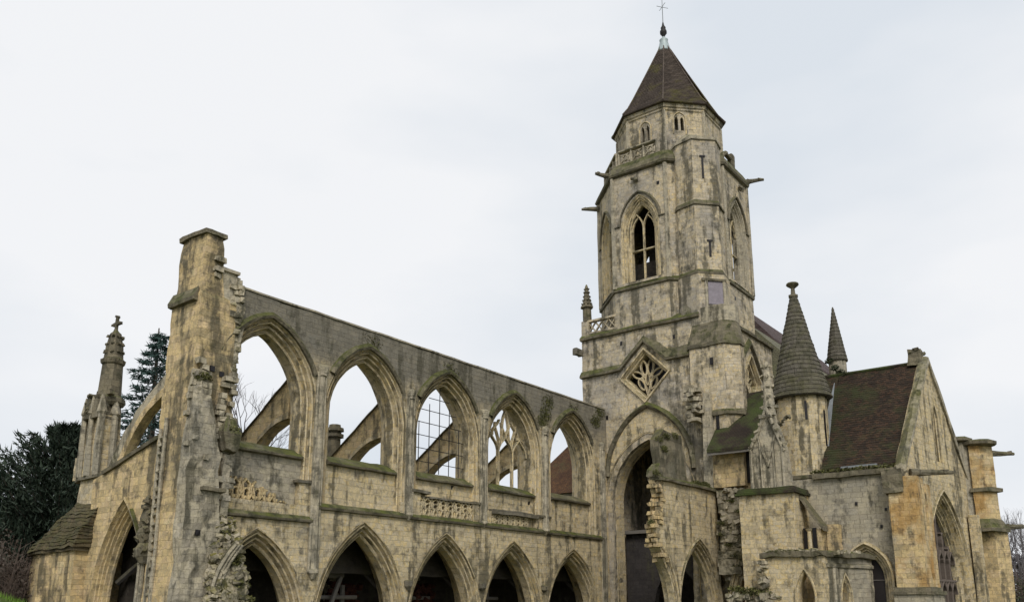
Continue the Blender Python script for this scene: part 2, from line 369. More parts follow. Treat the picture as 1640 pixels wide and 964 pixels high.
    def tube(s, pts, r0, r1=None, n=5):
        r1 = r0 if r1 is None else r1; pts = [Vector(p) for p in pts]; rows = []
        for i, p in enumerate(pts):
            d = (pts[min(i+1, len(pts)-1)]-pts[max(i-1, 0)]); d = d.normalized() if d.length > 1e-6 else Vector((0, 0, 1))
            a = d.orthogonal().normalized() if abs(d.z) > .95 else d.cross(Vector((0, 0, 1))).normalized(); b = d.cross(a)
            r = r0+(r1-r0)*i/max(1, len(pts)-1)
            rows.append([p+a*(r*math.cos(2*math.pi*q/n))+b*(r*math.sin(2*math.pi*q/n)) for q in range(n)])
        return s.stack(rows)
    def band(s, pts, fr, wid, d0, d1, closed=False):
        """flat 2-D stroke of a given width, from depth d0 to d1: tracery, ribs, bars"""
        n = len(pts); A = []; B = []
        for i, p in enumerate(pts):
            a = pts[max(i-1, 0)]; b = pts[min(i+1, n-1)]; t = Vector((b[0]-a[0], b[1]-a[1]))
            t = t.normalized() if t.length > 1e-9 else Vector((1, 0)); q = Vector((-t.y, t.x))*(wid/2)
            A.append((p[0]+q.x, p[1]+q.y)); B.append((p[0]-q.x, p[1]-q.y))
        dm = (d0+d1)/2; ch = min(wid*.3, .05)
        rows = [[fr(a[0], a[1], d0+ch) for a in A], [fr((a[0]*.72+b[0]*.28), (a[1]*.72+b[1]*.28), d0) for a, b in zip(A, B)], [fr((a[0]*.28+b[0]*.72), (a[1]*.28+b[1]*.72), d0) for a, b in zip(A, B)],
                [fr(b[0], b[1], d0+ch) for b in B], [fr(b[0], b[1], d1) for b in B], [fr(a[0], a[1], d1) for a in A]]
        rows = [list(x) for x in zip(*rows)]
        return s.stack(rows)
    def ledge(s, pts, fr, prof):
        """string course: 2-D path along a wall, profile = [(rise, proud)]"""
        p = dens(pts, .6, False)
        s.stack([[fr(a, b+h, -o) for h, o in prof] for a, b in p]); return s
    def stones(s, places, size, spread=.15, seed=0, course=0):
        r = random.Random(seed)
        for p in places:
            if course: p = (p[0], p[1], round(p[2]/course)*course)
            sz = Vector([size*r.uniform(.55, 1.4), size*r.uniform(.55, 1.3), size*r.uniform(.4, .9)])
            rot = Matrix.Rotation(r.uniform(-.5, .5), 4, 'Z') @ Matrix.Rotation(r.uniform(-spread, spread), 4, 'X') @ Matrix.Rotation(r.uniform(-spread, spread), 4, 'Y')
            if course: sz.z = course*.93; rot = Matrix.Rotation(r.uniform(-.12, .12), 4, 'Z') @ Matrix.Rotation(r.uniform(-.06, .06), 4, 'X')
            vs_ = []
            for q in ((-1, -1, -1), (1, -1, -1), (1, 1, -1), (-1, 1, -1), (-1, -1, 1), (1, -1, 1), (1, 1, 1), (-1, 1, 1)):
                c = Vector([q[i]*sz[i]*.5*r.uniform(.72, 1.1) for i in range(3)]); vs_.append(s.v(Vector(p)+(rot @ c)))
            for q in ((3, 2, 1, 0), (4, 5, 6, 7), (0, 1, 5, 4), (1, 2, 6, 5), (2, 3, 7, 6), (3, 0, 4, 7)): s.f([vs_[i] for i in q])
        return s
    def leaves(s, p, n, rad, size, seed=0, up=0.0, elong=1.6):
        r = random.Random(seed)
        for _ in range(n):
            d = Vector((r.gauss(0, 1), r.gauss(0, 1), r.gauss(0, 1))); d = d.normalized()*r.random()**.5
            c = Vector(p)+Vector((d.x*rad[0], d.y*rad[1], d.z*rad[2]))
            a = Vector((r.gauss(0, 1), r.gauss(0, 1), r.gauss(up, 1))).normalized(); b = a.orthogonal().normalized()
            b = Matrix.Rotation(r.uniform(0, 6.28), 3, a) @ b; q = size*r.uniform(.5, 1.3)
            s.f([s.v(c-a*q*elong*.5), s.v(c+b*q*.4), s.v(c+a*q*elong*.5), s.v(c-b*q*.4)])
        return s
    def build(s, name, mat, parent=None, jit=.02, smooth=False, weld=False, recalc=True):
        bm = s.bm
        if weld: bmesh.ops.remove_doubles(bm, verts=bm.verts, dist=.001)
        if recalc: bmesh.ops.recalc_face_normals(bm, faces=bm.faces)
        bm.normal_update(); uvl = bm.loops.layers.uv.new('UVMap')
        for f in bm.faces:
            n_ = f.normal
            if abs(n_.z) > .86:
                for l in f.loops: l[uvl].uv = (l.vert.co.x, l.vert.co.y)
            else:
                a = round(math.degrees(math.atan2(n_.y, n_.x))/7.5)*R(7.5); tx, ty = -math.sin(a), math.cos(a)
                for l in f.loops: l[uvl].uv = (l.vert.co.x*tx+l.vert.co.y*ty, l.vert.co.z)
        if jit:
            for v in bm.verts:
                p = v.co; v.co = p+noise.noise_vector(p*.9)*jit*.9+noise.noise_vector(p*4.3+Vector((9, 3, 1)))*jit*.8
        me = bpy.data.meshes.new(name); bm.to_mesh(me); bm.free()
        if smooth:
            for p in me.polygons: p.use_smooth = True
        me.materials.append(M[mat] if isinstance(mat, str) else mat)
        o = bpy.data.objects.new(name, me); COL.objects.link(o)
        if parent:
            o.parent = parent; o.matrix_parent_inverse = worldmat(parent).inverted()
        return o

FS = lambda y: FR(0, y, 0)            # wall facing south (towards -Y): u = x
FW = lambda x: FR(x, 0, -90)          # wall facing west: u = -y
LEDGE = [(-.10, .0), (-.07, .14), (.03, .17), (.10, .10), (.22, -.02)]
WEATHER = [(-.12, .0), (-.09, .16), (.02, .20), (.55, -.02)]

# ------------------------------------------------------------------ ground
g = MB(); rows = []
for i in range(48):
    rr = .5*(1.2**i); rows.append([(20+rr*math.cos(2*math.pi*j/64), 15+rr*math.sin(2*math.pi*j/64), 0) for j in range(64)])
V = g.grid(rows, True); g.f(V[0])
for v in g.bm.verts:
    x, y = v.co.x, v.co.y; d = math.hypot(x-14.5, y-38.5); v.co.z += 2.25*math.exp(-(d/4.2)**2)
tag(g.build('ground', 'ground', None, 0), kind='structure')
g = MB(); r = random.Random(5)
for _ in range(9000):
    a = r.uniform(0, 6.283); q = 6*r.random()**.5; x, y = 14.5+q*math.cos(a), 38.5+q*math.sin(a); z = 2.25*math.exp(-(q/4.2)**2)
    h = r.uniform(.1, .28); an = r.uniform(0, 6.28); dx, dy = .012*math.cos(an), .012*math.sin(an); lx, ly = r.uniform(-.08, .08), r.uniform(-.08, .08)
    g.f([g.v((x-dx, y-dy, z-.02)), g.v((x+dx, y+dy, z-.02)), g.v((x+lx, y+ly, z+h))])
tag(g.build('grass', 'grass', None, 0, recalc=False), 'bright green grass on the low bank at the left edge', 'grass', kind='stuff')

# ------------------------------------------------------------------ nave wall with five bays
nave = thing('nave_wall', (35, 30, 0), 'long roofless nave wall with five open pointed windows above five dark arches', 'wall')
BAY = [22.25, 28.1, 34.0, 39.9, 46.1]
F30 = FS(30)
WIN = [(c, 2.08, 10.3, 13.2, 5.86) for c in BAY]
LOW = [(22.25, 2.1, .6, 4.05, 0), (28.2, 2.36, .6, 4.75, 0), (34.0, 2.34, .6, 4.6, 0), (39.85, 2.34, .6, 4.52, 0), (46.1, 2.5, .5, 4.4, 0)]
topl = [(x, 14.75+.035*math.sin(x*2.1)+.05*math.sin(x*.7+1)) for x in [50.38-i*1.2 for i in range(25)]]
out = [(20.3, 0), (50.38, 0)]+topl+[(20.3, 14.8)]
holes = [arch(c, hw, s, a, b, .63) for c, hw, s, a, b in WIN]+[arch(c, hw, s, a, .02, .62) for c, hw, s, a, b in LOW]
# lower arches reach the ground, so each pier base stays closed under them by 2 cm
MB().slab(out, holes, F30, 0, 1.8, .5).build('masonry', 'nave', nave, .035)
cp = MB().ledge([(20.4, 14.74), (50.3, 14.74)], F30, [(-.0, -1.85), (.0, .06), (.08, .06), (.1, -1.85)]); cp.build('wall_coping', 'grey', nave, .02)
PROF_W = [(.63, -.02), (.56, -.01), (.53, .09), (.47, .14), (.43, .02), (.39, .05), (.36, .24), (.28, .28), (.24, .12), (.19, .16), (.15, .36), (.08, .37), (.05, .3), (.0, .34), (.0, .55), (.0, .88), (.08, .92), (.2, 1.1), (.4, 1.5), (.63, 1.81)]
PROF_L = [(.62, -.02), (.57, -.01), (.54, .09), (.48, .15), (.44, .02), (.40, .05), (.36, .26), (.30, .28), (.26, .13), (.21, .17), (.17, .38), (.11, .40), (.08, .26), (.04, .30), (.0, .36), (.0, .84), (.1, .9), (.62, 1.81)]
for i in range(5):
    wa = MB().mould(WIN[i], PROF_W, F30, 14).build('window_arch', 'mould', nave, .02)
    c, hw, s_, a, b = WIN[i]
    hp = (c, hw, s_, a, 11.8 if i else 11.5)
    hm = MB()
    rows = []
    for r_, d in [(.58, .0), (.59, -.14), (.71, -.20), (.85, -.10), (.90, .02)]:
        pts = [p for p in arch(c, hw, s_, a, s_, r_, 16) if p[1] > hp[4]]
        rows.append(pts)
    k = min(len(q) for q in rows)
    hm.grid([[F30(p[0], p[1], d) for p in q[(len(q)-k)//2:(len(q)-k)//2+k]] for q, (r_, d) in zip(rows, [(.58, .0), (.59, -.14), (.71, -.20), (.85, -.10), (.90, .02)])])
    hm.build('hood_mould', 'mossy', nave, .035)
    MB().mould(LOW[i], PROF_L, F30, 14).build('arcade_arch', 'mould', nave, .015)
    # blind panel and sloping sill
    sb = 7.95 if i != 4 else 8.05
    MB().slab([(c-2.3, 5.8), (c+2.3, 5.8), (c+2.3, sb), (c-2.3, sb)], [], F30, .27, 1.4, .5).build('blind_panel', 'panel' if i in (0,) else ('nave' if i in (1, 4) else 'cream'), nave, .03)
    MB().stack([[F30(x, z, d) for z, d in ((sb-.10, .36), (sb-.05, .06), (sb+.04, .03), (sb+.42, .62), (sb+.42, 1.3), (sb-.05, 1.3))] for x in [c-2.2+j*.44 for j in range(11)]]).build('window_sill', 'mossy' if i < 4 else 'dark', nave, .035)
# string course (the first bay sits lower)
st = MB().ledge([(25.2, 5.86), (49.9, 5.86)], F30, LEDGE); st.ledge([(20.45, 5.22), (25.0, 5.22)], F30, LEDGE)
st.build('string_course', 'mossy', nave, .02)
# wall shafts with capitals and corbels
for x, zb in ((25.17, 3.0), (31.05, 6.0), (36.97, 6.0), (42.95, 6.0), (49.7, 0.3)):
    sh = MB()
    for dx, r_ in ((-.21, .09), (0, .15), (.21, .09)): sh.ngon((x+dx, 29.96), [(r_, zb), (r_, 12.0)], 8)
    s_o = sh.build('wall_shaft', 'shaftstone', nave, .03)
    cb = MB().ngon((x, 29.98), [(.22, 11.85), (.22, 11.95), (.25, 12.02), (.30, 12.25), (.22, 12.35)], 8); cb.ngon((x, 29.97), [(.07, zb-.3), (.16, zb-.15), (.24, zb-.04), (.24, zb+.1), (.2, zb+.14)], 8)
    cb.build('capital', 'grey', s_o, .05)
for x in (31.15, 36.85, 42.7):
    MB().ngon((x, 29.93), [(.06, 2.35), (.2, 2.5), (.25, 2.75), (.15, 2.8)], 7).build('corbel', 'dark', nave, .05)
# triforium piers, rails and pierced panels
for x0, x1, z1 in ((24.25, 25.0, 6.85), (31.25, 31.95, 7.15), (30.55, 30.95, 6.6), (36.15, 36.8, 7.1), (37.15, 37.75, 6.75), (42.0, 42.75, 6.7), (43.05, 43.6, 6.75)): MB().box(x0, x1, 29.99, 30.4, 5.23 if x0 < 25 else 5.9, z1, .35).build('triforium_pier', 'cream', nave, .03)
for b_ in ((31.2, 32.6, 29.86, 30.4, 7.15, 7.3), (36.1, 36.9, 29.9, 30.3, 6.98, 7.1), (32.6, 36.1, 29.93, 30.25, 6.96, 7.05), (37.8, 42.1, 29.82, 30.34, 6.62, 6.86), (24.1, 25.05, 29.9, 30.4, 6.86, 6.98), (42.1, 43.5, 29.86, 30.3, 6.72, 6.86)): MB().box(*b_, .4).build('triforium_rail', 'dark', nave, .04)
def pierced(x0, x1, z0, z1, cells, seed, cut=None):
    m = MB(); r = random.Random(seed); wd = (x1-x0)/cells; h = z1-z0
    for k in range(cells):
        a = x0+k*wd; top = cut(a+wd/2) if cut else 1.0
        for mir in (0, 1):
            X = lambda q: a+(wd-q*wd if mir else q*wd)
            for pp in (bez((X(0), z0), (X(.55), z0+h*.25), (X(-.05), z0+h*.7), (X(.55), z1)), bez((X(.28), z0+h*.42), (X(.5), z0+h*.55), (X(.75), z0+h*.7), (X(1.0), z0+h*.72)), bez((X(0), z1), (X(.3), z0+h*.8), (X(.5), z0+h*.9), (X(.5), z0+h*.55)), bez((X(.5), z0), (X(.4), z0+h*.2), (X(.2), z0+h*.3), (X(.05), z0+h*.5))):
                pp = [p for p in pp if p[1] <= z0+h*top+.01]
                if len(pp) > 1: m.band(pp, F30, .085, .02, .16)
        if top > .8: m.band([(a+wd*.5, z0), (a+wd*.5, z0+h*.42)], F30, .07, .02, .16)
    return m
pierced(31.95, 36.15, 5.95, 6.97, 7, 1).build('pierced_balustrade', 'cream', nave, .02)
pierced(37.8, 41.3, 5.95, 6.63, 7, 2).build('pierced_balustrade', 'cream', nave, .02)
pierced(20.5, 24.2, 5.3, 6.75, 7, 3, lambda x: max(.2, min(1, 1.0-(x-21.8)*.33))).build('pierced_balustrade', 'tan', nave, .03)
# drain niches in the panels, their shade painted as near-black blocks
MB().box(34.6, 34.95, 30.28, 30.5, 6.98, 7.85, .4).build('drain_slot', 'void', nave, .02)
MB().box(41.55, 41.95, 30.28, 30.5, 6.98, 7.75, .4).build('drain_slot', 'void', nave, .02)
# bay three: iron glazing bars
ib = MB(); c = BAY[2]
for k in range(5): x = c-1.6+k*.8; ib.band([(x, 8.4), (x, 13.15-abs(x-c)*1.3)], F30, .035, .62, .66)
for k in range(6): z = 8.95+k*.7; hw = 2.06 if z < 10.3 else 2.06*max(0, 1-((z-10.3)/2.95)**1.6); ib.band([(c-hw, z), (c+hw, z)], F30, .035, .66, .70)
ib.build('iron_window_grid', 'iron', nave, 0)
# bay four: flowing tracery
tr = MB(); c = BAY[3]; D = (.62, .82)
for x in (-.68, .68): tr.band([(c+x, 8.3), (c+x, 10.6)], F30, .13, *D)
for a, b in ((-2.05, -.68), (-.68, .68), (.68, 2.05)):
    m_ = (a+b)/2
    for e in (a, b): tr.band(bez((c+e, 10.3), (c+e, 10.9), (c+m_+(e-m_)*.25, 11.0), (c+m_, 11.35)), F30, .09, *D)
for s_ in (-1, 1):
    tr.band(bez((c+s_*.62, 10.5), (c+s_*.5, 11.3), (c+s_*1.1, 11.6), (c+s_*.95, 12.1)), F30, .085, *D)
    tr.band(bez((c+s_*.62, 10.6), (c+s_*.1, 11.2), (c+s_*.55, 11.9), (c, 12.9)), F30, .085, *D)
    tr.band(bez((c+s_*1.24, 11.3), (c+s_*1.3, 11.8), (c+s_*.8, 11.8), (c+s_*.55, 12.3)), F30, .09, *D)
    tr.band(bez((c, 11.35), (c+s_*.1, 11.7), (c+s_*.4, 11.75), (c+s_*.36, 12.15)), F30, .09, *D)
    tr.band(bez((c+s_*1.75, 11.2), (c+s_*1.4, 11.4), (c+s_*1.3, 11.5), (c+s_*1.24, 11.35)), F30, .09, *D)
tr.build('window_tracery', 'mould', nave, .015)
# creeping moss on the wall head at the last bays
ms = MB()
for i, (x, z, n) in enumerate(((43.1, 13.2, 260), (43.4, 14.0, 200), (49.0, 13.7, 260), (49.6, 14.4, 200), (28.3, 14.25, 90), (42.7, 12.6, 200), (46.3, 14.0, 110), (34.1, 14.1, 80))): ms.leaves((x, 29.97, z), n*2, (.7, .04, .5), .06, i)
tag(ms.build('moss_growth', 'fern', nave, 0, recalc=False), kind='stuff')

# ------------------------------------------------------------------ broken west pier
pier = thing('broken_pier', (19.5, 30.8, 0), 'tall broken stone pier with flat capstone at the left end of the nave wall', 'pier')
def rough(levels, step=.45):
    """levels: (z, x0, x1, y0, y1) stacked; ragged outline"""
    m = MB(); rings = []
    for i, (z, x0, x1, y0, y1) in enumerate(levels):
        rings.append((z, dens([(x0, y0), (x1, y0), (x1, y1), (x0, y1)], 9)))
    full = []
    for (za, ra), (zb, rb) in zip(rings, rings[1:]):
        k = max(1, int((zb-za)/step))
        for j in range(k): full.append((za+(zb-za)*j/k, [(p[0]+(q[0]-p[0])*j/k, p[1]+(q[1]-p[1])*j/k) for p, q in zip(ra, rb)]))
    full.append(rings[-1])
    out = []
    for z, ring in full:
        nr = []
        for i in range(4):
            a, b = ring[i], ring[(i+1) % 4]
            for j in range(5): nr.append((a[0]+(b[0]-a[0])*j/5, a[1]+(b[1]-a[1])*j/5, z))
        out.append(nr)
    return m.stack(out)
rough([(0, 18.45, 20.45, 29.7, 31.9), (8.0, 18.55, 20.45, 29.75, 31.9), (13.9, 18.62, 20.3, 29.82, 31.82), (14.05, 18.7, 19.75, 29.9, 31.72), (16.6, 18.72, 19.5, 29.9, 31.66)]).build('shaft', 'pierstone', pier, .07)
rough([(10.5, 19.5, 20.44, 29.86, 31.4), (13.0, 19.55, 20.75, 29.88, 31.3), (14.9, 19.5, 20.42, 29.95, 31.2), (15.25, 19.5, 20.38, 29.95, 31.2)]).build('broken_flank', 'rubble', pier, .12)
MB().box(18.6, 19.66, 29.8, 31.76, 16.58, 16.76, .3).build('capstone', 'mossy', pier, .06)
MB().box(19.55, 20.45, 29.86, 31.2, 15.22, 15.36, .35).build('ledge_slab', 'grey', pier, .04)
MB().ledge([(-31.9, 13.75), (-30.0, 13.75)], FW(18.62), [(-.12, .0), (-.1, .17), (.05, .19), (.5, -.03)]).build('weathering', 'mossy', pier, .03)
rb = MB(); r = random.Random(3); pl = []
for _ in range(170):
    z = r.uniform(10.8, 15.2); pl.append((20.3+r.uniform(-.3, .45)*(1.1-abs(z-13)/3), 29.98+r.uniform(-.08, .5), z))
for _ in range(50): pl.append((19.5+r.uniform(-.2, .15), r.uniform(29.85, 31.2), r.uniform(14.9, 16.5)))
tag(rb.stones(pl, .31, .5, 4, .24).build('broken_masonry', 'mossrubble', pier, .07), kind='stuff')
# stump of the lost west front, leaning on the pier
rough([(0, 18.25, 19.9, 29.15, 29.8), (5, 18.3, 19.8, 29.2, 29.8), (7.2, 18.32, 19.65, 29.25, 29.8), (9.2, 18.4, 19.3, 29.35, 29.82), (10.6, 18.5, 19.0, 29.55, 29.85)]).build('wall_stump', 'panel', pier, .12)
rough([(7.6, 19.9, 20.5, 29.25, 29.75), (8.3, 19.75, 20.55, 29.2, 29.8), (9.0, 19.95, 20.4, 29.5, 29.85)]).build('mossy_springer', 'mossy', pier, .1)
MB().box(18.9, 19.9, 28.98, 29.5, 5.9, 6.05, .25).build('corbel_slab', 'mossy', pier, .05)
MB().box(20.0, 20.35, 29.5, 29.8, 4.7, 7.5, .3, .1).build('jamb_remnant', 'grey', pier, .06)
rs = MB(); r = random.Random(11); pl = []
for _ in range(70): z = r.uniform(4.5, 10.8); pl.append((r.uniform(19.7, 20.4), 29.72+r.uniform(-.15, .08), z))
for _ in range(30): z = r.uniform(7, 11); pl.append((18.5+r.uniform(-.1, .6), 29.35+r.uniform(-.1, .2)+(z-7)*.08, z))
rs.stones(pl, .3, .5, 12, .24).build('loose_facing', 'rubble', pier, .03)['kind'] = 'stuff'
# carved shafts with crockets on the front
cs = MB()
for y, ztop in ((31.25, 8.9), (31.6, 8.5), (32.05, 5.0), (32.3, 4.2)): cs.ngon((18.46, y), [(.085, 0), (.07, ztop)], 8)
for k in range(22): cs.stones([(18.44, 31.43+rnd.uniform(-.05, .05), 1.0+k*.34)], .17, .6, k)
cs.build('crocketed_shafts', 'grey', pier, .04)
cs = MB(); cs.ngon((18.42, 31.98), [(.13, 3.2), (.3, 3.5), (.36, 3.8), (.24, 4.0), (.34, 4.3), (.2, 4.7), (.26, 4.95), (.12, 5.5), (.05, 5.9)], 7)
cs.stones([(18.4+rnd.uniform(-.22, .12), 31.98+rnd.uniform(-.4, .4)*(1.3-(k/40)), 3.4+k*.06) for k in range(40)], .2, .7, 77); cs.build('ruined_canopy', 'dark', pier, .05)
# mossy rubble at the pier's foot
heap = rough([(0, 19.2, 21.15, 28.45, 29.9), (2.2, 19.4, 20.9, 28.75, 29.9), (3.1, 19.5, 20.75, 28.95, 29.9), (3.15, 19.7, 20.5, 29.2, 29.95), (4.2, 19.9, 20.4, 29.5, 29.95)])
heap.build('rubble_foot', 'mossrubble', pier, .28)
rs = MB(); r = random.Random(21); pl = []
for _ in range(480):
    z = .8+4.2*r.random(); t = z/4.9; pl.append((r.uniform(18.95+.75*t, 21.4-.75*t), 28.2+t*1.3+r.uniform(-.12, .3), z))
for _ in range(160): z = .6+3.6*r.random(); pl.append((21.25-.75*z/4.9+r.uniform(-.2, .1), r.uniform(28.3+z*.25, 29.8), z))
tag(rs.stones(pl, .25, .7, 5).build('fallen_stones', 'mossrubble', pier, .05), kind='stuff')
mo = MB()
for i, (x, y, z, n) in enumerate(((20.3, 28.9, 3.3, 260), (20.7, 28.8, 2.4, 200), (20.0, 29.3, 4.3, 180), (20.9, 28.7, 1.8, 160), (20.2, 29.3, 8.4, 120), (18.8, 29.5, 10.4, 160))): mo.leaves((x, y, z), n, (.45, .2, .22), .1, i+30)
tag(mo.build('moss_growth', 'fern', pier, 0, recalc=False), kind='stuff')
# springing rib of the lost vault
rb = MB(); fr = FR(19.3, 28.95, -20)
for o in (0, .16, .3): rb.band(bez((.0+o, .5), (.05+o, 2.2), (.35+o, 3.1), (.95+o, 3.9)), fr, .13, -.1+o*.5, .3)
rb.build('vault_rib', 'grey', pier, .03)

# ------------------------------------------------------------------ aisle west front with portal
af = thing('aisle_front', (18.6, 34, 0), 'small aisle front with deep moulded doorway below a sloping coping', 'church front')
PO = (-34.0, 1.5, 1.4, 5.15, 0)
MB().slab([(-36.9, 0), (-31.8, 0), (-31.8, 8.25), (-35.6, 7.2), (-36.9, 6.9)], [arch(*PO, r=.55)], FW(18.62), 0, .8, .4).build('masonry', 'tan', af, .035)
MB().mould(PO, [(.6, -.0), (.58, -.1), (.5, -.12), (.48, -.02), (.45, .08), (.41, .1), (.38, .0), (.35, .04), (.33, .18), (.28, .2), (.25, .09), (.22, .12), (.19, .28), (.13, .3), (.1, .18), (.07, .22), (.05, .36), (.02, .38), (0, .4), (0, .5), (.55, .81)], FW(18.62), 16).build('portal_arch', 'tan', af, .02)
cpm = MB()
cpm.stack([[FW(18.62)(-y, z+h, d) for h, d in ((-.05, -.12), (.1, -.14), (.28, .1), (.3, 1.2), (-.05, 1.2))] for y, z in [(31.85+(36.0-31.85)*k/8, 8.22-(1.12*(k/8))) for k in range(9)]]).build('coping', 'mossy', af, .03)
MB().ledge([(p[0], p[1]) for p in arch(*PO, r=.6) if p[1] > 3.4][8:], FW(18.62), [(-.02, .1), (.0, .2), (.12, .2), (.16, .05)]).build('hood_mould', 'mossy', af, .03)

# ------------------------------------------------------------------ buttress with stone-tiled offset
bt = thing('corner_buttress', (18.9, 38.5, 0), 'stout corner buttress with brown stone-tiled sloping top left of the doorway', 'buttress')
lowp = [(18.1, 36.75), (18.1, 38.7), (18.6, 39.2), (18.3, 40.3), (19.0, 42.7), (21.2, 42.2), (21.2, 36.75)]
upp = [(18.75, 36.3), (18.75, 38.4), (18.95, 38.6), (19.0, 38.9), (19.2, 39.3), (21.0, 39.3), (21.0, 36.3)]
MB().prism(lowp, 0, 3.9, .6).build('base_block', 'tan', bt, .05)
ov = [(18.6+(x-18.6)*1.0-(.16 if x < 20 else 0), y+(.14 if y > 38 else -.14)) for x, y in lowp]
MB().prism(ov, 3.86, 4.0, .5).build('eaves', 'stonetile', bt, .04)
m = MB(); ip = lambda t, g=0: [(a[0]+(b[0]-a[0])*t-(g if a[0] < 20 else 0), a[1]+(b[1]-a[1])*t+(g if a[1] > 38.5 else -g)) for a, b in zip(ov, upp)]
for k in range(12): m.prism(ip(k/12, .06+rnd.uniform(0, .03)), 3.98+k*.164, 3.98+k*.164+.16, .35, ip((k+.9)/12, .04))
m.build('tiled_slope', 'stonetile', bt, .13)
MB().prism(upp, 5.94, 7.05, .5, [(x+.05, y-.05 if y > 38 else y+.05) for x, y in upp]).build('upper_block', 'cream', bt, .04)
MB().prism([(x-.12 if x < 20 else x, y+.12 if y > 38 else y-.12) for x, y in upp], 7.03, 7.16, .4).build('ledge', 'mossy', bt, .03)
MB().box(19.0, 20.0, 39.0, 39.5, 7.15, 8.2, .3).build('side_block', 'cream', bt, .04)

def octpin(m, x, y, prof, n=8, rot=0): m.ngon((x, y), prof, n, rot)
pin = thing('pinnacle', (19.5, 37.7, 7.16), 'weathered stone pinnacle topped by a small cross on the corner buttress', 'pinnacle')
m = MB(); m.box(18.75, 19.75, 37.0, 38.45, 7.16, 9.9, .5, .12); m.build('body', 'cream', pin, .03)
for x, y in ((18.74, 37.02), (18.7, 37.72), (18.74, 38.42), (19.35, 37.0)):
    MB().ngon((x, y), [(.15, 7.16), (.12, 9.9), (.18, 10.0), (.05, 10.8)], 6).build('buttress_shaft', 'grey', pin, .05)
m = MB(); m.box(18.85, 19.7, 37.1, 38.3, 9.9, 10.6, .4, .12)
for y0, y1 in ((37.05, 37.68), (37.72, 38.4)):
    m.stack([[(18.6, y0, 9.75), (18.6, y1, 9.75), (18.6, (y0+y1)/2, 10.95)], [(19.6, y0, 9.75), (19.6, y1, 9.75), (19.6, (y0+y1)/2, 10.95)]])
m.stones([(18.7+r.uniform(-.1, .5), 37.05+r.uniform(0, 1.35), 10.0+r.uniform(0, .9)) for _ in range(40)], .2, .6, 6)
m.build('gablet', 'dark', pin, .05)
m = MB(); m.ngon((19.3, 37.55), [(.55, 10.4), (.64, 10.55), (.62, 10.75), (.46, 10.85), (.40, 12.3), (.47, 12.36), (.5, 12.55), (.38, 12.62), (.33, 13.2), (.24, 13.85), (.13, 13.95), (.08, 14.05)], 8)
m.stones([(19.3+(.38-.1*(z-12.8))*math.cos(a), 37.55+(.40-.1*(z-12.8))*math.sin(a), z) for z in (12.5, 12.95, 13.35, 13.7) for a in [k*math.pi/4 for k in range(8)]], .16, .5, 8)
m.stones([(18.95+r.uniform(0, 1), 38.2, 10.95), (18.9, 38.35, 10.8), (18.95, 36.85, 10.9)], .35, .3, 9)
m.build('spirelet', 'mossy', pin, .04)
m = MB(); m.box(19.24, 19.36, 37.49, 37.61, 13.9, 14.65, .3); m.box(19.24, 19.36, 37.27, 37.83, 14.24, 14.38, .2)
m.stones([(19.3, 37.55, 14.68), (19.3, 37.25, 14.31), (19.3, 37.85, 14.31)], .18, .2, 2); m.build('cross', 'dark', pin, .03)

# flying buttress over the aisle front
ff = thing('flying_buttress', (19.3, 32, 9), 'curved flying buttress with ragged brick back between pinnacle and broken pier', 'flying buttress')
fr = FW(19.0); lo = bez((-31.8, 10.35), (-33.4, 10.0), (-34.9, 9.1), (-35.6, 7.1), 12); hi = bez((-31.8, 11.35), (-33.5, 10.75), (-35.3, 9.8), (-36.6, 7.4), 12)
mid = [((a[0]*.62+b[0]*.38), (a[1]*.62+b[1]*.38)) for a, b in zip(lo, hi)]
MB().stack([[fr(*a, .0), fr(*a, .42), fr(*b, .42), fr(*b, .0)] for a, b in zip(lo, mid)]).build('arch_ring', 'tan', ff, .04)
MB().stack([[fr(*a, .06), fr(*a, .36), fr(*b, .36), fr(*b, .06)] for a, b in zip(mid, hi)]).build('ragged_back', 'rubble', ff, .09)

for p in ((19.35, 29.78, 10.9), (19.8, 29.8, 10.75), (19.2, 29.72, 3.9), (18.9, 29.2, 4.3)): MB().box(p[0]-.1, p[0]+.1, p[1]-.06, p[1]+.1, p[2]-.11, p[2]+.11, .3).build('putlog_hole', 'void', pier, .03)
# ------------------------------------------------------------------ flying buttresses behind the nave wall
fp = thing('flying_buttress', (25.15, 31.8, 0), 'flying buttress sloping down behind the first nave window', 'flying buttress', 'flying buttresses behind the nave windows')
fr = FW(24.8)
und = bez((-31.8, 10.05), (-33.4, 9.95), (-34.6, 9.0), (-35.3, 6.9), 12); upl = [(-31.8-(3.9*k/12), 12.0-2.72*k/12) for k in range(13)]
rg = [(a[0]*.84+b[0]*.16, a[1]*.84+b[1]*.16) for a, b in zip(und, upl)]
MB().stack([[fr(*a, .06), fr(*a, .64), fr(*b, .64), fr(*b, .06)] for a, b in zip(rg, upl)]).build('web', 'tan', fp, .03)
MB().stack([[fr(*a, .0), fr(*a, .7), fr(*b, .7), fr(*b, .0)] for a, b in zip(und, rg)]).build('arch_ring', 'mould', fp, .03)
MB().stack([[fr(a[0], a[1]-.02, -.08), fr(a[0], a[1]-.02, .78), fr(a[0], a[1]+.1, .7), fr(a[0], a[1]+.14, .35), fr(a[0], a[1]+.1, .0)] for a in upl]).build('coping', 'dark', fp, .03)
m = MB(); m.box(24.7, 25.6, 35.3, 36.9, 0, 8.5, .8, .03); m.build('outer_pier', 'grey', fp, .03)
m = MB(); m.ngon((31.1, 35.75), [(.42, 8.4), (.36, 9.4), (.34, 10.5), (.5, 10.55), (.5, 10.7), (.36, 10.74), (.36, 10.86), (.5, 10.9), (.48, 11.05), (.32, 11.1), (.3, 11.25)], 8); stub = m
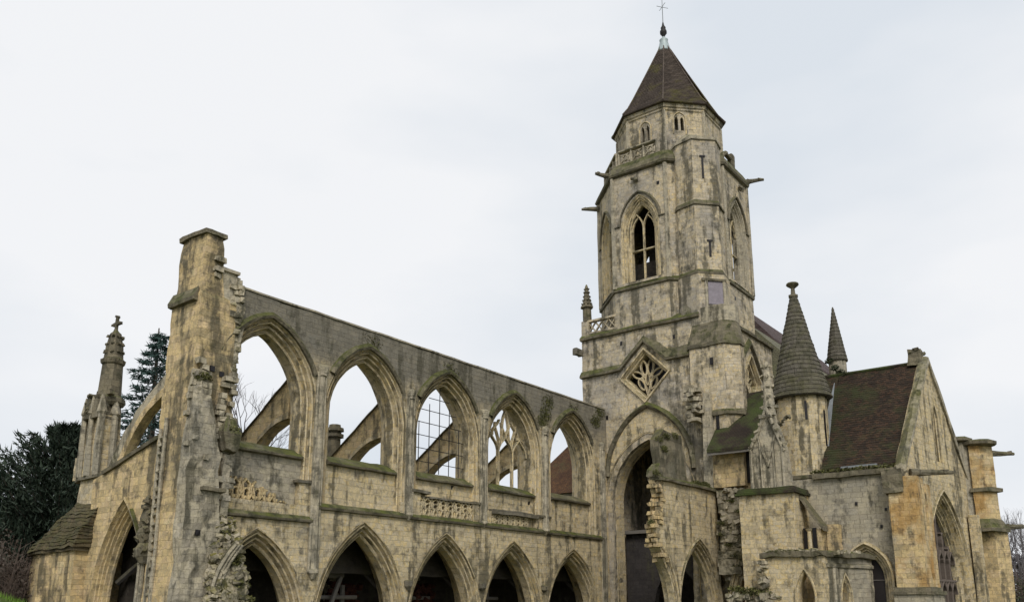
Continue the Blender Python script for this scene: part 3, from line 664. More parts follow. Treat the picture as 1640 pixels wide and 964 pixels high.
def copies(root, dx, label):
    c = root.copy(); COL.objects.link(c); c.location = root.location+Vector((dx, 0, 0)); c['label'] = label
    for ch in root.children:
        q = ch.copy(); mi = ch.matrix_parent_inverse.copy(); COL.objects.link(q); q.parent = c; q.matrix_parent_inverse = mi
    return c
for dx, lb in ((5.95, 'flying buttress with pinnacle stub behind the second nave window'), (11.9, 'flying buttress behind the window with the iron grid'), (17.8, 'flying buttress behind the traceried nave window'), ): fq = copies(fp, dx, lb); fq['dx'] = dx
for q_ in [o for o in bpy.data.objects if o.get('dx')]:
    if abs(q_['dx']-5.95) < .01: stub.build('pinnacle_stub', 'dark', q_, .03)
    del q_['dx']

# ------------------------------------------------------------------ covered aisle behind the arches
ai = thing('covered_aisle', (35, 34, 0), 'dark vaulted side aisle seen through the lower arches', 'aisle')
MB().slab([(-36.3, 0), (-31.85, 0), (-31.85, 7.6), (-36.3, 6.0)], [], FW(50.0), 0, .6, .9).build('end_wall', 'inner_shade', ai, .03)
MB().box(19.9, 50.5, 35.5, 36.2, 0, 6.2, 1.2).build('outer_wall', 'inner_shade', ai, .04)
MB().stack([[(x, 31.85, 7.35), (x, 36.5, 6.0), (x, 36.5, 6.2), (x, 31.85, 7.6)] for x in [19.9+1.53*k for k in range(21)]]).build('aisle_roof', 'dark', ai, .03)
rows = []
for k in range(43):
    x = 19.85+.72*k; ph = math.pi*((x-19.3)/5.9 % 1.0); rows.append([(x, 31.8+3.7*j/8, 2.6+2.4*math.sin(math.pi*j/8)**.6*(.55+.45*math.sin(ph))+.5) for j in range(9)])
m = MB(); m.grid(rows); m.build('vault', 'inner_shade', ai, .03)
m = MB()
for c in BAY:
    for s_ in (-1, 1): m.tube([(c-2.9+5.8*t, 31.9+3.6*(t if s_ > 0 else 1-t), 2.5+2.2*math.sin(math.pi*t)) for t in [k/10 for k in range(11)]], .12, None, 5)
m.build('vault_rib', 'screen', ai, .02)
props = [((26.2, 33.2), ((26.0, 3.05), (29.6, 3.1)), 'timber prop with two crossbeams under the second arch')]
def timber(c, y, label, lean):
    t = thing('timber_prop', (c, y, 0), label, 'timber prop', 'timber props inside the arches')
    f = FS(y)
    MB().band([(c-1.7, 3.0), (c+.5, 3.05)], f, .24, 0, .2).build('crossbeam', 'timber', t, .01)
    MB().band([(c-2.1, 1.98), (c+1.6, 2.0)], f, .2, .22, .4).build('crossbeam', 'timber', t, .01)
    MB().band([(c-1.1, 0), (c-1.1+lean, 2.95)], f, .2, -.2, -.02).build('brace', 'timber', t, .01)
    MB().band([(c+.9, 0), (c+.9, 2.6)], f, .2, .42, .6).build('post', 'timber', t, .01)
timber(22.9, 33.4, 'timber prop in the first arch beside the mossy rubble', .9); timber(28.9, 32.6, 'pale timber prop filling the second arch from the left', 1.3)
timber(35.2, 33.4, 'timber prop in the middle lower arch', .3); timber(40.9, 33.0, 'timber prop in the lower arch under the traceried window', .5)
for c, lb in ((30.5, 'rusty red brick stack inside the second lower arch'), (36.3, 'rusty red brick stack inside the middle lower arch')):
    b = MB(); r = random.Random(int(c)); b.stones([(c+r.uniform(-.9, .9), 33.9+r.uniform(-.3, .3), r.uniform(.1, 2.7)) for _ in range(230)], .26, .4, int(c))
    tag(b.build('brick_stack', 'brick', None, .01), lb, 'brick stack', 'brick stacks in the aisle')

# ------------------------------------------------------------------ crossing tower
tw = thing('crossing_tower', (55.5, 26.85, 0), 'square church tower turning octagonal with brown pointed tiled spire', 'tower')
CX, CY = 55.5, 26.85
FX = FW(50.4)
AR = (-26.8, 2.8, 8.4, 12.3, 0)
dia = [(-26.86, 18.6), (-28.72, 16.75), (-26.86, 14.9), (-25.0, 16.75)]
MB().slab([(-31.85, 0), (-22.4, 0), (-22.4, 20.2), (-31.85, 20.2)], [arch(*AR, r=.02)[0:], dia], FX, 0, 1.4, .55).build('west_wall', 'tower', tw, .04)
FSo = FS(21.75)
dS = [(56.3, 18.6), (54.6, 16.7), (56.3, 14.8), (58.0, 16.7)]
MB().slab([(51.0, 0), (60.6, 0), (60.6, 20.2), (51.0, 20.2)], [dS], FSo, 0, 1.2, .7).build('south_wall', 'tower', tw, .04)
MB().box(59.4, 60.62, 23.0, 31.0, 0, 20.1, 1.5).build('east_wall', 'tower', tw, .03)
MB().box(51.9, 60.62, 30.6, 31.83, 0, 20.1, 1.5).build('north_wall', 'tower', tw, .03)
MB().box(51.8, 60.4, 21.95, 31.6, 20.12, 20.32, 1.5).build('tower_floor', 'dark', tw, .02)
# great arch: orders, plain ring and mossy hood
MB().mould(AR, [(.5, .0), (.48, -.06), (.43, -.05), (.4, .06), (.35, .1), (.31, .0), (.28, .04), (.25, .2), (.2, .22), (.16, .1), (.13, .15), (.1, .3), (.05, .32), (.0, .4), (0, 1.45)], FX, 18).build('great_arch', 'mould', tw, .015)
RV = (-26.75, 3.0, 10.1, 14.45, 10.1)
ro = arch(*RV, n=20); ri = [p for p in arch(*AR, r=.52, n=30) if p[1] > 10.12]
MB().slab([(p[0], p[1]) for p in ro]+[p for p in reversed(ri)], [], FX, -.04, .02, .5).build('relieving_ring', 'cream', tw, .015)
MB().mould((-26.75, 3.0, 10.1, 14.45, 10.1), [(.42, .02), (.3, -.22), (.18, -.34), (.04, -.2), (.0, -.02)], FX, 20).build('hood_mould', 'mossy', tw, .045)
# screen wall across the crossing
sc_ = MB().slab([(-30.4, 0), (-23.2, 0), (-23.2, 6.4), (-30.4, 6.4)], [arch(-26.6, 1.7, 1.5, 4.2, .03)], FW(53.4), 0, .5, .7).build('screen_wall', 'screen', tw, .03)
MB().box(53.0, 53.4, 23.1, 30.5, 6.4, 6.62, .8).build('screen_beam', 'timber', tw, .01)
MB().box(58.0, 58.4, 23.0, 30.6, 0, 19.8, 1.5).build('inner_wall', 'inner_shade', tw, .03)
# diamond windows
def diamond(fr, c, hw, hh, parent):
    q = lambda k: [(c[0], c[1]+hh*k), (c[0]-hw*k, c[1]), (c[0], c[1]-hh*k), (c[0]+hw*k, c[1])]
    m = MB(); rows = []
    for k, d in ((1.06, -.0), (1.04, -.14), (.97, -.14), (.93, .0), (.91, .02), (.88, .14), (.82, .17), (.79, .3), (.79, .8)):
        rows.append([fr(p[0], p[1], d) for p in dens(q(k), 50, True)])
    rows2 = [[a.lerp(r_[(i+1) % 4], t/5) for i, a in enumerate(r_) for t in range(5)] for r_ in rows]
    m.grid(rows2, True); o = m.build('diamond_window', 'mould', parent, .02)
    m = MB(); x, z = c; a, b = hw*.79, hh*.79; D = (.34, .48)
    def loop(cx_, cz_, ra, rb_, tilt):
        pts = []
        for k in range(19):
            t = 2*math.pi*k/18; px, pz = ra*math.cos(t)*abs(math.cos(t))**.25, rb_*math.sin(t); q2 = R(tilt)
            pts.append((x+a*cx_+px*a*math.cos(q2)-pz*b*math.sin(q2), z+b*cz_+px*a*math.sin(q2)+pz*b*math.cos(q2)))
        m.band(pts, fr, .13, *D)
    loop(0, -.12, .10, .28, 0)
    for s_ in (-1, 1):
        loop(s_*.17, .42, .15, .36, s_*-8); loop(s_*.5, .12, .14, .32, s_*-62); loop(s_*.3, -.36, .13, .30, s_*-28)
        m.band(bez((x+s_*a*.36, z+b*.6), (x+s_*a*.36, z+b*.35), (x+s_*a*.3, z+b*.2), (x+s_*a*.1, z-b*.1)), fr, .11, *D)
        m.band(bez((x, z-b*.95), (x+s_*a*.1, z-b*.6), (x+s_*a*.1, z-b*.3), (x+s_*a*.3, z+b*.0)), fr, .13, *D)
    m.build('tracery', 'mould', o, .01)
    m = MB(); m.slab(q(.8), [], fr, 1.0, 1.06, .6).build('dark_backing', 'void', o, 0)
diamond(FX, (-26.86, 16.75), 1.86, 1.85, tw)
diamond(FSo, (56.3, 16.7), 1.7, 1.9, tw)
# string that climbs over the diamond as a gable, with mossy weathering
m = MB(); m.ledge([(-31.9, 17.35), (-28.7, 17.45), (-26.86, 19.15), (-25.2, 17.6), (-23.5, 17.6)], FX, [(-.14, .0), (-.1, .24), (.04, .26), (.30, .1), (.42, -.02)]).build('string_course', 'mossy', tw, .04)
m = MB(); m.stack([[FX(u, z, -.02), FX(u, z+h, .05), FX(u, z-.05, -d)] for u, z, h, d in ((-27.6, 18.6, .3, .1), (-26.86, 19.2, .42, .22), (-25.9, 18.4, .65, .26), (-25.1, 17.7, .75, .28), (-23.6, 17.7, .75, .26))]); m.build('moss_slope', 'mossy', tw, .06)
MB().ledge([(54.2, 17.6), (56.3, 19.5), (58.2, 17.4), (60.5, 16.9)], FSo, [(-.14, .0), (-.1, .22), (.04, .24), (.30, .1), (.42, -.02)]).build('string_course', 'mossy', tw, .04)
MB().ledge([(-31.9, 20.15), (-22.7, 20.15)], FX, [(-.14, .0), (-.1, .2), (.05, .24), (.55, -.3)]).build('parapet_string', 'mossy', tw, .04)
MB().ledge([(51.0, 20.15), (60.6, 20.15)], FSo, [(-.14, .0), (-.1, .2), (.05, .24), (.55, -.3)]).build('parapet_string', 'mossy', tw, .04)
MB().box(49.6, 50.45, 31.75, 32.15, 18.95, 19.4, .3).build('gargoyle_head', 'dark', tw, .06)
# corner parapet and pinnacle
m = MB()
for z, h in ((20.55, .14), (21.45, .16)): m.box(50.42, 50.72, 28.9, 31.8, z-h/2, z+h/2, .5)
m.box(50.4, 50.85, 31.25, 31.85, 20.3, 21.5, .4); m.box(50.42, 50.75, 28.75, 29.1, 20.3, 21.55, .4)
for k in range(4):
    y = 29.1+k*.55; f = FW(50.5)
    for s_ in (0, 1): m.band(bez((-y-s_*.55, 20.6), (-y-.55*.2-s_*.33, 20.85), (-y-.55*.8+s_*.33, 21.1), (-y-.55+s_*.55, 21.4), 6), f, .09, 0, .14)
m.build('corner_parapet', 'tower', tw, .02)
m = MB(); m.ngon((50.65, 31.5), [(.3, 21.5), (.28, 22.5), (.42, 22.55), (.42, 22.68), (.3, 22.7), (.2, 23.4), (.1, 24.2), (.04, 24.35)], 8)
m.stones([(50.65+q*math.cos(a), 31.5+q*math.sin(a), z) for q, z in ((.34, 22.85), (.28, 23.15), (.23, 23.45), (.17, 23.75), (.12, 24.0)) for a in [k*math.pi/4 for k in range(8)]], .14, .5, 3)
m.build('corner_pinnacle', 'mossy', tw, .03)
# octagon belfry: eight faces with windows
AP = 5.1; HWF = AP*math.tan(math.pi/8)
WB = (0, .9, 27.45, 29.3, 23.6)
def face(k, ap): # k: outward direction in degrees
    a = R(k); return FR(CX+ap*math.cos(a), CY+ap*math.sin(a), k+90)
octw = []
for k in (180, 135, 90, 45, 0, -45, -90, -135):
    f = face(k, AP); hl = [] if k == -135 else [arch(*WB, r=.62)]
    MB().slab([(-HWF, 20.25), (HWF, 20.25), (HWF, 31.95), (-HWF, 31.95)], hl, f, 0, .8, .6).build('belfry_wall', 'tower', tw, .03)
    if k == -135: continue
    wo = MB().mould(WB, [(.62, -.01), (.54, .0), (.5, .07), (.44, .08), (.4, .05), (.36, .16), (.28, .17), (.24, .3), (.16, .3), (.1, .4), (.03, .42), (0, .5), (0, .8), (.3, .82)], f, 12).build('belfry_window', 'mould' if k != -90 else 'grey', tw, .015)
    if k in (180, 135, -90, -45, 90):
        hm = MB(); pr = [(.62, .0), (.62, -.12), (.70, -.16), (.78, -.05), (.8, .01)]
        hm.grid([[f(p[0], p[1], d) for p in arch(0, .9, 27.9, 29.45, 27.9, r_, 14)] for r_, d in pr]); hm.build('hood_mould', 'dark', wo, .02)
        tr = MB(); D = (.5, .66)
        tr.band([(0, 23.6), (0, 27.9)], f, .15, *D)
        for s_ in (-1, 1): tr.band(bez((0, 27.6), (s_*.02, 28.2), (s_*.3, 28.5), (s_*.5, 28.75)), f, .11, *D); tr.band(bez((s_*.9, 27.5), (s_*.84, 28.1), (s_*.6, 28.3), (s_*.42, 28.5)), f, .10, *D)
        tr.band([(-.9, 26.0), (.9, 26.0)], f, .13, *D); tr.build('tracery', 'mould', wo, .01)
        MB().stack([[f(x, z, d) for z, d in ((23.3, .1), (23.35, -.12), (23.75, .5), (23.3, .8))] for x in (-1.3, -.6, 0, .6, 1.3)]).build('sill', 'mossy', wo, .02)
# dark blocks and ceiling added inside the belfry so the lights read black
MB().ngon((CX, CY), [(3.2, 20.4), (3.2, 25.6)], 8).build('belfry_blocker_low', 'inner_shade', tw, .02)
MB().ngon((CX, CY), [(4.25, 30.6), (4.25, 30.9)], 8).build('belfry_ceiling', 'inner_shade', tw, 0)
MB().box(55.0, 58.6, 25.5, 28.6, 25.6, 30.6, 1).build('belfry_blocker_top', 'inner_shade', tw, .02)
m = MB(); m.ngon((CX, CY), [(5.1, 23.0), (5.22, 23.06), (5.24, 23.2), (5.08, 23.45)], 8); m.build('string_course', 'mossy', tw, .025)
for k in (180, 135, -90, -45):
    f = face(k, AP)
    for a, b in ((-HWF, -1.5), (1.5, HWF)): MB().ledge([(a, 27.95), (b, 27.95)], f, [(-.06, 0), (-.04, .1), (.04, .1), (.1, -.01)]).build('impost_band', 'dark', tw, .02)
m = MB()
for k in range(8):
    a = R(22.5+45*k); q = AP/math.cos(R(22.5)); 
    if k == 4 or k == 5: q -= .05
    MB().ngon((CX+q*math.cos(a), CY+q*math.sin(a)), [(.16, 23.3), (.14, 31.8)], 6).build('angle_shaft', 'grey', tw, .02)
# gallery, balustrade and gargoyles
m = MB(); m.ngon((CX, CY), [(5.08, 31.75), (5.3, 31.85), (5.36, 32.0), (5.2, 32.4), (4.95, 32.85), (3.6, 32.9)], 8); m.build('gallery_cornice', 'mossy', tw, .03)
def balus(k, ap, u0, u1, n, name='balustrade', z0=32.85, z1=34.05):
    f = face(k, ap); m = MB()
    m.band([(u0, z0+.08), (u1, z0+.08)], f, .16, 0, .26); m.band([(u0, z1-.06), (u1, z1-.06)], f, .15, -.05, .3)
    wd = (u1-u0)/n
    for i in range(n+1): m.band([(u0+i*wd, z0), (u0+i*wd, z1)], f, .13, .02, .24)
    for i in range(n):
        c = (u0+(i+.5)*wd, (z0+z1)/2)
        for s_ in (0, 1, 2, 3):
            a = math.pi/4+s_*math.pi/2; m.band([(c[0]+.12*math.cos(a), c[1]+.12*math.sin(a)), (c[0]+.42*math.cos(a)*wd*1.2, c[1]+.45*math.sin(a))], f, .08, .06, .18)
        m.band([(c[0]+.22*math.cos(t), c[1]+.22*math.sin(t)) for t in [j*math.pi/5 for j in range(11)]], f, .08, .06, .18)
    return m.build(name, 'grey', tw, .02)
balus(180, 4.75, -1.75, 1.3, 3); balus(135, 4.75, -1.7, 1.85, 4)
f = face(-90, 4.7); m = MB(); m.band(bez((-.9, 32.85), (-.6, 33.8), (-.1, 33.9), (.15, 33.95)), f, .28, 0, .3); m.band([(.0, 33.9), (1.3, 33.75)], f, .22, 0, .3)
m.band([(1.1, 32.9), (1.15, 34.2)], f, .7, 0, .35); m.build('broken_balustrade', 'mossy', tw, .05)
def gargoyle(p, deg, ln, tilt=.12):
    m = MB(); a = R(deg); d = Vector((math.cos(a), math.sin(a), tilt)).normalized(); P_ = Vector(p)
    m.tube([P_, P_+d*ln*.25, P_+d*ln*.5, P_+d*ln*.8, P_+d*ln], .22, .10, 7); m.stones([P_+d*ln*.82+Vector((0, 0, .05))], .26, .3, int(ln*10)); m.stones([P_+d*ln*.2], .4, .3, int(ln*7))
    return m
for p, dg, ln in (((50.75, 29.25, 32.25), 140, 1.2), ((53.25, 31.8, 31.4), 112, 1.4), ((57.6, 21.9, 32.3), -60, 1.5)): gargoyle(p, dg, ln).build('gargoyle', 'dark', tw, .04)
for k, u in ((180, -.15), (-90, .6)):
    MB().stones([face(k, AP)(u, 31.15, -.12), face(k, AP)(u+.12, 31.05, -.25), face(k, AP)(u-.12, 31.2, -.2)], .34, .5, k).build('carved_boss', 'dark', tw, .04)
# upper octagon
A2 = 3.62; H2 = A2*math.tan(math.pi/8)
for k in (180, 135, 90, 45, 0, -45, -90, -135):
    f = face(k, A2); us = {180: (-.05, 35.0), -135: (-.35, 35.3)}.get(k)
    hl = []
    if us:
        for s_ in (-1, 1): hl.append(arch(us[0]+s_*.21, .125, us[1]+.75, us[1]+1.05, us[1]-.3 if k == 180 else us[1]-.05))
    MB().slab([(-H2, 32.7), (H2, 32.7), (H2, 37.2), (-H2, 37.2)], hl, f, 0, .6, .45).build('drum_wall', 'tower', tw, .02)
    if us:
        o = MB().mould((us[0], .42, us[1]+.8, us[1]+1.35, us[1]-.35), [(.1, .0), (.09, -.06), (.03, -.07), (.0, .0)], f, 9).build('twin_lancet', 'mould', tw, .01)
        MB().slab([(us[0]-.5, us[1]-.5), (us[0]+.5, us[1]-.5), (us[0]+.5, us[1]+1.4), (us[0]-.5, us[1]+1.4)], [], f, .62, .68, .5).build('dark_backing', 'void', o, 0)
m = MB(); m.ngon((CX, CY), [(3.6, 36.75), (3.7, 36.85), (3.7, 36.98), (3.78, 37.05), (3.85, 37.28), (3.6, 37.3)], 8); m.build('eaves_cornice', 'tower', tw, .015)
m = MB()
for k in range(8): a = R(22.5+45*k); q = A2/math.cos(R(22.5)); MB().ngon((CX+q*math.cos(a), CY+q*math.sin(a)), [(.13, 32.9), (.12, 36.8)], 6).build('angle_shaft', 'grey', tw, .015)
spr = lambda t: 4.0-1.0*min(1, t/.23)-max(0, t-.23)/.77*2.66+.12*(1-min(1, t/.23))*min(1, t/.23)*-1.5
sp = MB(); sp.ngon((CX, CY), [(3.98, 37.28)]+[q_ for k_ in range(44) for q_ in ((spr(k_/44)+.045, 37.36+k_*.1623), (spr((k_+1)/44)+.005, 37.36+(k_+1)*.1623-.01))], 8, 0, .8); spo = sp.build('spire_roof', 'spire', tw, .02)
m = MB()
for k in range(8):
    a = R(22.5+45*k); pts = []
    for q, z in ((4.0, 37.4), (3.51, 38.07), (3.02, 39.02), (1.7, 41.7), (.36, 44.5)): q = q/math.cos(R(22.5))+.02; pts.append((CX+q*math.cos(a), CY+q*math.sin(a), z+.02))
    m.tube(pts, .06, None, 6)
m.build('hip_roll', 'spire', spo, .01)
m = MB(); m.ngon((CX, CY), [(.55, 44.15), (.5, 44.35), (.36, 44.9), (.3, 45.2), (.34, 45.3), (.2, 45.42), (.1, 45.6)], 12); m.build('lead_cap', 'leadpale', spo, 0, True)
m = MB(); m.ngon((CX, CY), [(.1, 45.5), (.12, 45.7), (.26, 45.9), (.26, 46.1), (.16, 46.3), (.2, 46.4), (.1, 46.6), (.045, 46.9)], 10); m.build('finial_knob', 'iron', spo, 0, True)
m = MB(); m.tube([(CX, CY, 46.5), (CX, CY, 49.9)], .035, .02, 6); m.tube([(CX-.4, CY+.3, 48.3), (CX+.4, CY-.3, 48.3)], .02, None, 5); m.tube([(CX+.3, CY+.4, 48.35), (CX-.3, CY-.4, 48.35)], .02, None, 5)
m.ngon((CX, CY), [(.02, 49.4), (.14, 49.55), (.14, 49.65), (.02, 49.8)], 8); m.build('weathervane_rod', 'lead', spo, 0)
# stair turret on the south-west diagonal
tuw = []
dv = Vector((-.7071, -.7071)); tv = Vector((.7071, -.7071)); C2 = Vector((CX, CY))
tp_ = lambda pts, g_=0.0: [tuple(C2+dv*(D_+g_)+tv*(s_*(1+g_*.35))) for D_, s_ in pts]
UP = [(4.6, -1.5), (5.35, -1.4), (6.5, -.62), (6.5, 1.08), (5.4, 1.85), (4.6, 1.9)]
MB().prism(tp_(UP), 20.0, 33.0, .7).build('stair_turret', 'tower', tw, .03)
m = MB(); m.prism(tp_(UP, .1), 32.9, 33.1, .7); m.prism(tp_(UP, .1), 33.08, 34.3, .7, tp_([(4.3, -.5), (4.5, -.4), (4.7, -.2), (4.7, .3), (4.5, .5), (4.3, .6)])); m.build('turret_cap', 'grey', tw, .03)
for z in (28.05, 23.05): m = MB(); m.prism(tp_(UP, .1), z, z+.16, .7); m.prism(tp_(UP, .1), z+.16, z+.42, .7, tp_(UP, -.03)); m.build('turret_string', 'mossy', tw, .03)
MB().prism(tp_(UP, .16), 19.6, 23.0, .7).build('turret_base', 'tower', tw, .03)
fT = FR(C2.x+dv.x*6.5, C2.y+dv.y*6.5, -45)
for u, z0, z1 in ((.1, 30.0, 31.6), (.32, 24.3, 25.4)):
    m = MB(); m.slab([(u-.07, z0), (u+.07, z0), (u+.07, z1), (u-.07, z1)], [], fT, -.035, .05, .5); m.slab([(u-.2, z1-.02), (u+.2, z1-.02), (u+.2, z1+.1), (u-.2, z1+.1)], [], fT, -.06, .05, .5); m.build('slit_window', 'void', tw, 0)
MB().slab([(-.05, 20.9), (1.0, 20.9), (1.0, 22.5), (-.05, 22.5)], [], FR(C2.x+dv.x*6.66, C2.y+dv.y*6.66, -45), -.02, .05, .25).build('blocked_door', 'louvre', tw, .03)
m = MB(); fD = FR(C2.x+dv.x*6.66, C2.y+dv.y*6.66, -45)
for b_ in ([(-.15, 20.7), (-.15, 22.5)], [(1.1, 20.7), (1.1, 22.5)]): MB().band(b_, fD, .22, -.1, .1).build('door_jamb', 'grey', tw, .03)
m = MB(); m.slab([(-.45, 22.5), (1.25, 22.5), (1.25, 22.66), (-.45, 22.66)], [], FR(C2.x+dv.x*6.66, C2.y+dv.y*6.66, -45), -.12, .05, .4); m.build('door_drip', 'dark', tw, .02)
# lower, bigger turret
LT = [(50.5, 23.65), (50.12, 23.4), (50.05, 21.0), (50.9, 20.25), (51.6, 20.3), (53.4, 21.8), (53.4, 23.65)]
g_ = lambda k: [(52.1+(x-52.1)*k, 22.2+(y-22.2)*k) for x, y in LT]
MB().prism(LT, 13.5, 17.9, .6).build('turret_foot', 'tower', tw, .04)
MB().prism(g_(.96), 8.5, 13.3, .7).build('turret_foot', 'tower', tw, .04)
m = MB(); m.prism(g_(1.05), 17.85, 18.05, .6); m.prism(g_(1.05), 18.03, 19.6, .6, g_(.86)); m.build('turret_weathering', 'mossy', tw, .05); m = MB(); m.prism(g_(1.04), 13.25, 13.45, .6); m.prism(g_(1.04), 13.44, 13.62, .6, g_(1.0)); m.build('turret_weathering', 'mossy', tw, .05)
MB().prism(g_(.88), 19.5, 20.6, .6).build('turret_neck', 'panel', tw, .04)
MB().box(49.95, 50.05, 21.75, 21.95, 16.55, 17.0, .5).build('slit_window', 'void', tw, 0)
MB().box(50.06, 50.2, 21.6, 21.78, 12.3, 13.2, .5).build('slit_window', 'void', tw, 0)
m = MB(); m.stack([[(50.3, 24.0, 20.3), (50.3, 23.2, 20.3), (51.0, 23.4, 20.3)], [(50.6, 23.75, 21.5), (50.6, 23.45, 21.5), (50.9, 23.55, 21.5)]]); m.build('broach', 'mossy', tw, .06)

for y, z in ((28.6, 19.3), (24.6, 19.0), (29.9, 14.2)): MB().box(50.38, 50.5, y-.08, y+.08, z-.14, z+.14, .3).build('putlog_hole', 'void', tw, .03)
for k, u, z in ((180, 1.55, 30.4), (-90, -1.2, 22.2)): q_ = face(k, 5.12); MB().slab([(u-.09, z-.11), (u+.09, z-.11), (u+.09, z+.11), (u-.09, z+.11)], [], q_, -.02, .1, .3).build('putlog_hole', 'void', tw, .03)
# choir roof behind the tower
ch = thing('choir_roof', (75, 26.9, 16), 'purple brown tiled roof rising behind the right side of the tower', 'roof')
MB().stack([[(x, 26.9, 26.7), (x, 23.4, 22.6), (x, 23.4, 22.3), (x, 30.4, 22.3), (x, 30.4, 22.6)] for x in (66.0, 72, 80, 90)]).build('tile_slope', 'purple', ch, .03)
MB().stack([[(x, 23.5, 22.5), (x, 18.8, 17.4), (x, 18.8, 17.2), (x, 23.5, 17.2)] for x in (60.7, 66, 75, 85)]).build('mossy_slope', 'greenroof', ch, .03)
MB().box(60.8, 85, 19.4, 30, 0, 17.1, 4).build('choir_wall', 'grey', ch, .03)

# ------------------------------------------------------------------ broken south arcade
sa = thing('broken_arcade', (46, 22, 0), 'broken stub of arcade wall with ragged left edge beside the great arch', 'wall')
F22 = FS(22)
A1 = (47.15, 2.2, 1.1, 4.65, 0)
le = [(44.35, 0), (44.35, 1.5), (44.0, 2.4), (43.35, 3.5), (42.85, 4.1), (42.3, 4.55), (42.1, 5.0), (41.8, 5.8), (42.5, 5.9), (42.3, 6.4), (42.75, 6.5), (42.45, 7.1), (42.85, 7.2), (42.6, 7.8), (42.7, 8.4)]
MB().slab([(50.0, 0)]+[(50.0, 8.45), (42.7, 8.42)]+le[::-1][1:], [arch(*A1[:4], .02, r=.62)], F22, 0, .62, .45).build('masonry', 'cream', sa, .05)
MB().mould(A1, [(.74, .0), (.72, -.1), (.66, -.1), (.62, .0)]+PROF_L[1:15]+[(0, .6), (.62, .63)], F22, 14).build('arcade_arch', 'mould', sa, .015)
m = MB()
hf = [p for p in arch(41.1, 2.2, 1.1, 4.65, 0, 0, 16)][17:]
for o, d in ((.1, .0), (.3, .02), (.5, -.06), (.2, .3)):
    pts = [p for p in arch(41.1, 2.2, 1.1, 4.65, 0, o, 16) if p[0] > 41.9]
    m.band([(a_+.55, b_) for a_, b_ in pts], F22, .22, d-.05, d+.35)
m.build('broken_rib', 'mould', sa, .03)
m = MB(); m.ledge([(42.5, 8.42), (50.0, 8.45)], F22, [(-.1, .0), (-.08, .2), (.05, .22), (.22, -.1), (.22, -.62), (-.1, -.7)]); m.build('ledge', 'mossy', sa, .05)
rough([(8.5, 42.95, 46.1, 22.12, 22.62), (10.2, 42.85, 46.1, 22.12, 22.6), (10.75, 42.9, 46.0, 22.15, 22.6), (11.3, 43.6, 45.7, 22.15, 22.6)]).build('clerestory_stub', 'stub', sa, .12)
rough([(8.5, 42.4, 43.8, 22.02, 22.7), (8.9, 42.5, 43.6, 22.05, 22.7), (9.3, 42.8, 43.4, 22.1, 22.6)]).build('stub_foot', 'mossy', sa, .1)
rough([(8.5, 49.6, 50.35, 21.95, 22.6), (12.0, 49.7, 50.38, 21.95, 22.55), (14.7, 49.8, 50.38, 22.0, 22.5)]).build('jamb_pilaster', 'grey', sa, .05)
rs = MB(); r = random.Random(31); pl = []
for _ in range(130):
    t = r.random(); i = min(len(le)-2, int(t*len(le)*1.0)); a, b = le[i], le[i+1]; q = r.random()
    if a[1] > 3.2: pl.append((a[0]+(b[0]-a[0])*q+r.uniform(-.12, .15), 22+r.uniform(-.02, .6), a[1]+(b[1]-a[1])*q))
rs.stones(pl, .34, .15, 3, .25).build('broken_courses', 'tan', sa, .05)['kind'] = 'stuff'
rs = MB(); pl = [(49.5+r.uniform(-.35, .3), 22.9+r.uniform(-.4, .6), r.uniform(12.8, 15.1)) for _ in range(34)]
rs.stones(pl, .5, .25, 8, .27).build('broken_springer', 'rubble', sa, .04)
mo = MB()
for i, (x, y, z, n, s_) in enumerate(((43.1, 22.2, 10.7, 300, .3), (43.9, 22.2, 11.0, 500, .4), (45.0, 22.2, 11.2, 400, .35), (43.4, 22.1, 10.2, 420, .35), (47.4, 22.1, 8.65, 700, .6), (48.6, 22.1, 8.7, 800, .6), (42.5, 22.1, 8.7, 400, .4), (41.8, 22.2, 5.95, 300, .25))): mo.leaves((x, y, z), n, (s_*1.3, .2, .22), .06, i+60)
tag(mo.build('moss_growth', 'fern', sa, 0, recalc=False), kind='stuff')
# torn masonry between arcade and transept
tm = thing('torn_masonry', (49.8, 21, 0), 'torn stepped masonry with a leaning rib between broken arcade and block buttress', 'masonry')
m = MB()
for i in range(11): z = 3.4+i*.46; m.box(49.0+.05*i+r.uniform(-.2, .2), 50.6, 20.2+r.uniform(-.2, .1), 21.75+r.uniform(-.25, .1), z, z+.44, .4)
m.build('stepped_courses', 'mossrubble', tm, .1)
MB().box(49.5, 50.6, 19.9, 21.9, 8.6, 10.8, .5).build('wall_face', 'tan', tm, .05)
m = MB()
for o in (0, .22, .44): m.band(bez((-21.35+o, .4), (-21.2+o, 2.6), (-20.6+o, 4.4), (-19.6+o, 5.6), 12), FW(49.2), .2, -.1+o*.4, .8)
m.build('leaning_rib', 'mould', tm, .03)
MB().box(49.7, 50.3, 19.0, 20.6, 0, 4.8, .6).build('brick_infill', 'brick', tm, .03)
m = MB(); m.stones([(49.3+r.uniform(-.1, .4), r.uniform(20.1, 21.5), r.uniform(3.0, 8.4)) for _ in range(110)], .36, .4, 14); tag(m.build('loose_stones', 'rubble', tm, .03), kind='stuff')
m = MB()
for i in range(7): m.leaves((49.1, r.uniform(20.2, 21.5), 3.8+i*.65), 120, (.25, .35, .12), .07, 220+i)
tag(m.build('moss_growth', 'fern', tm, 0, recalc=False), kind='stuff')

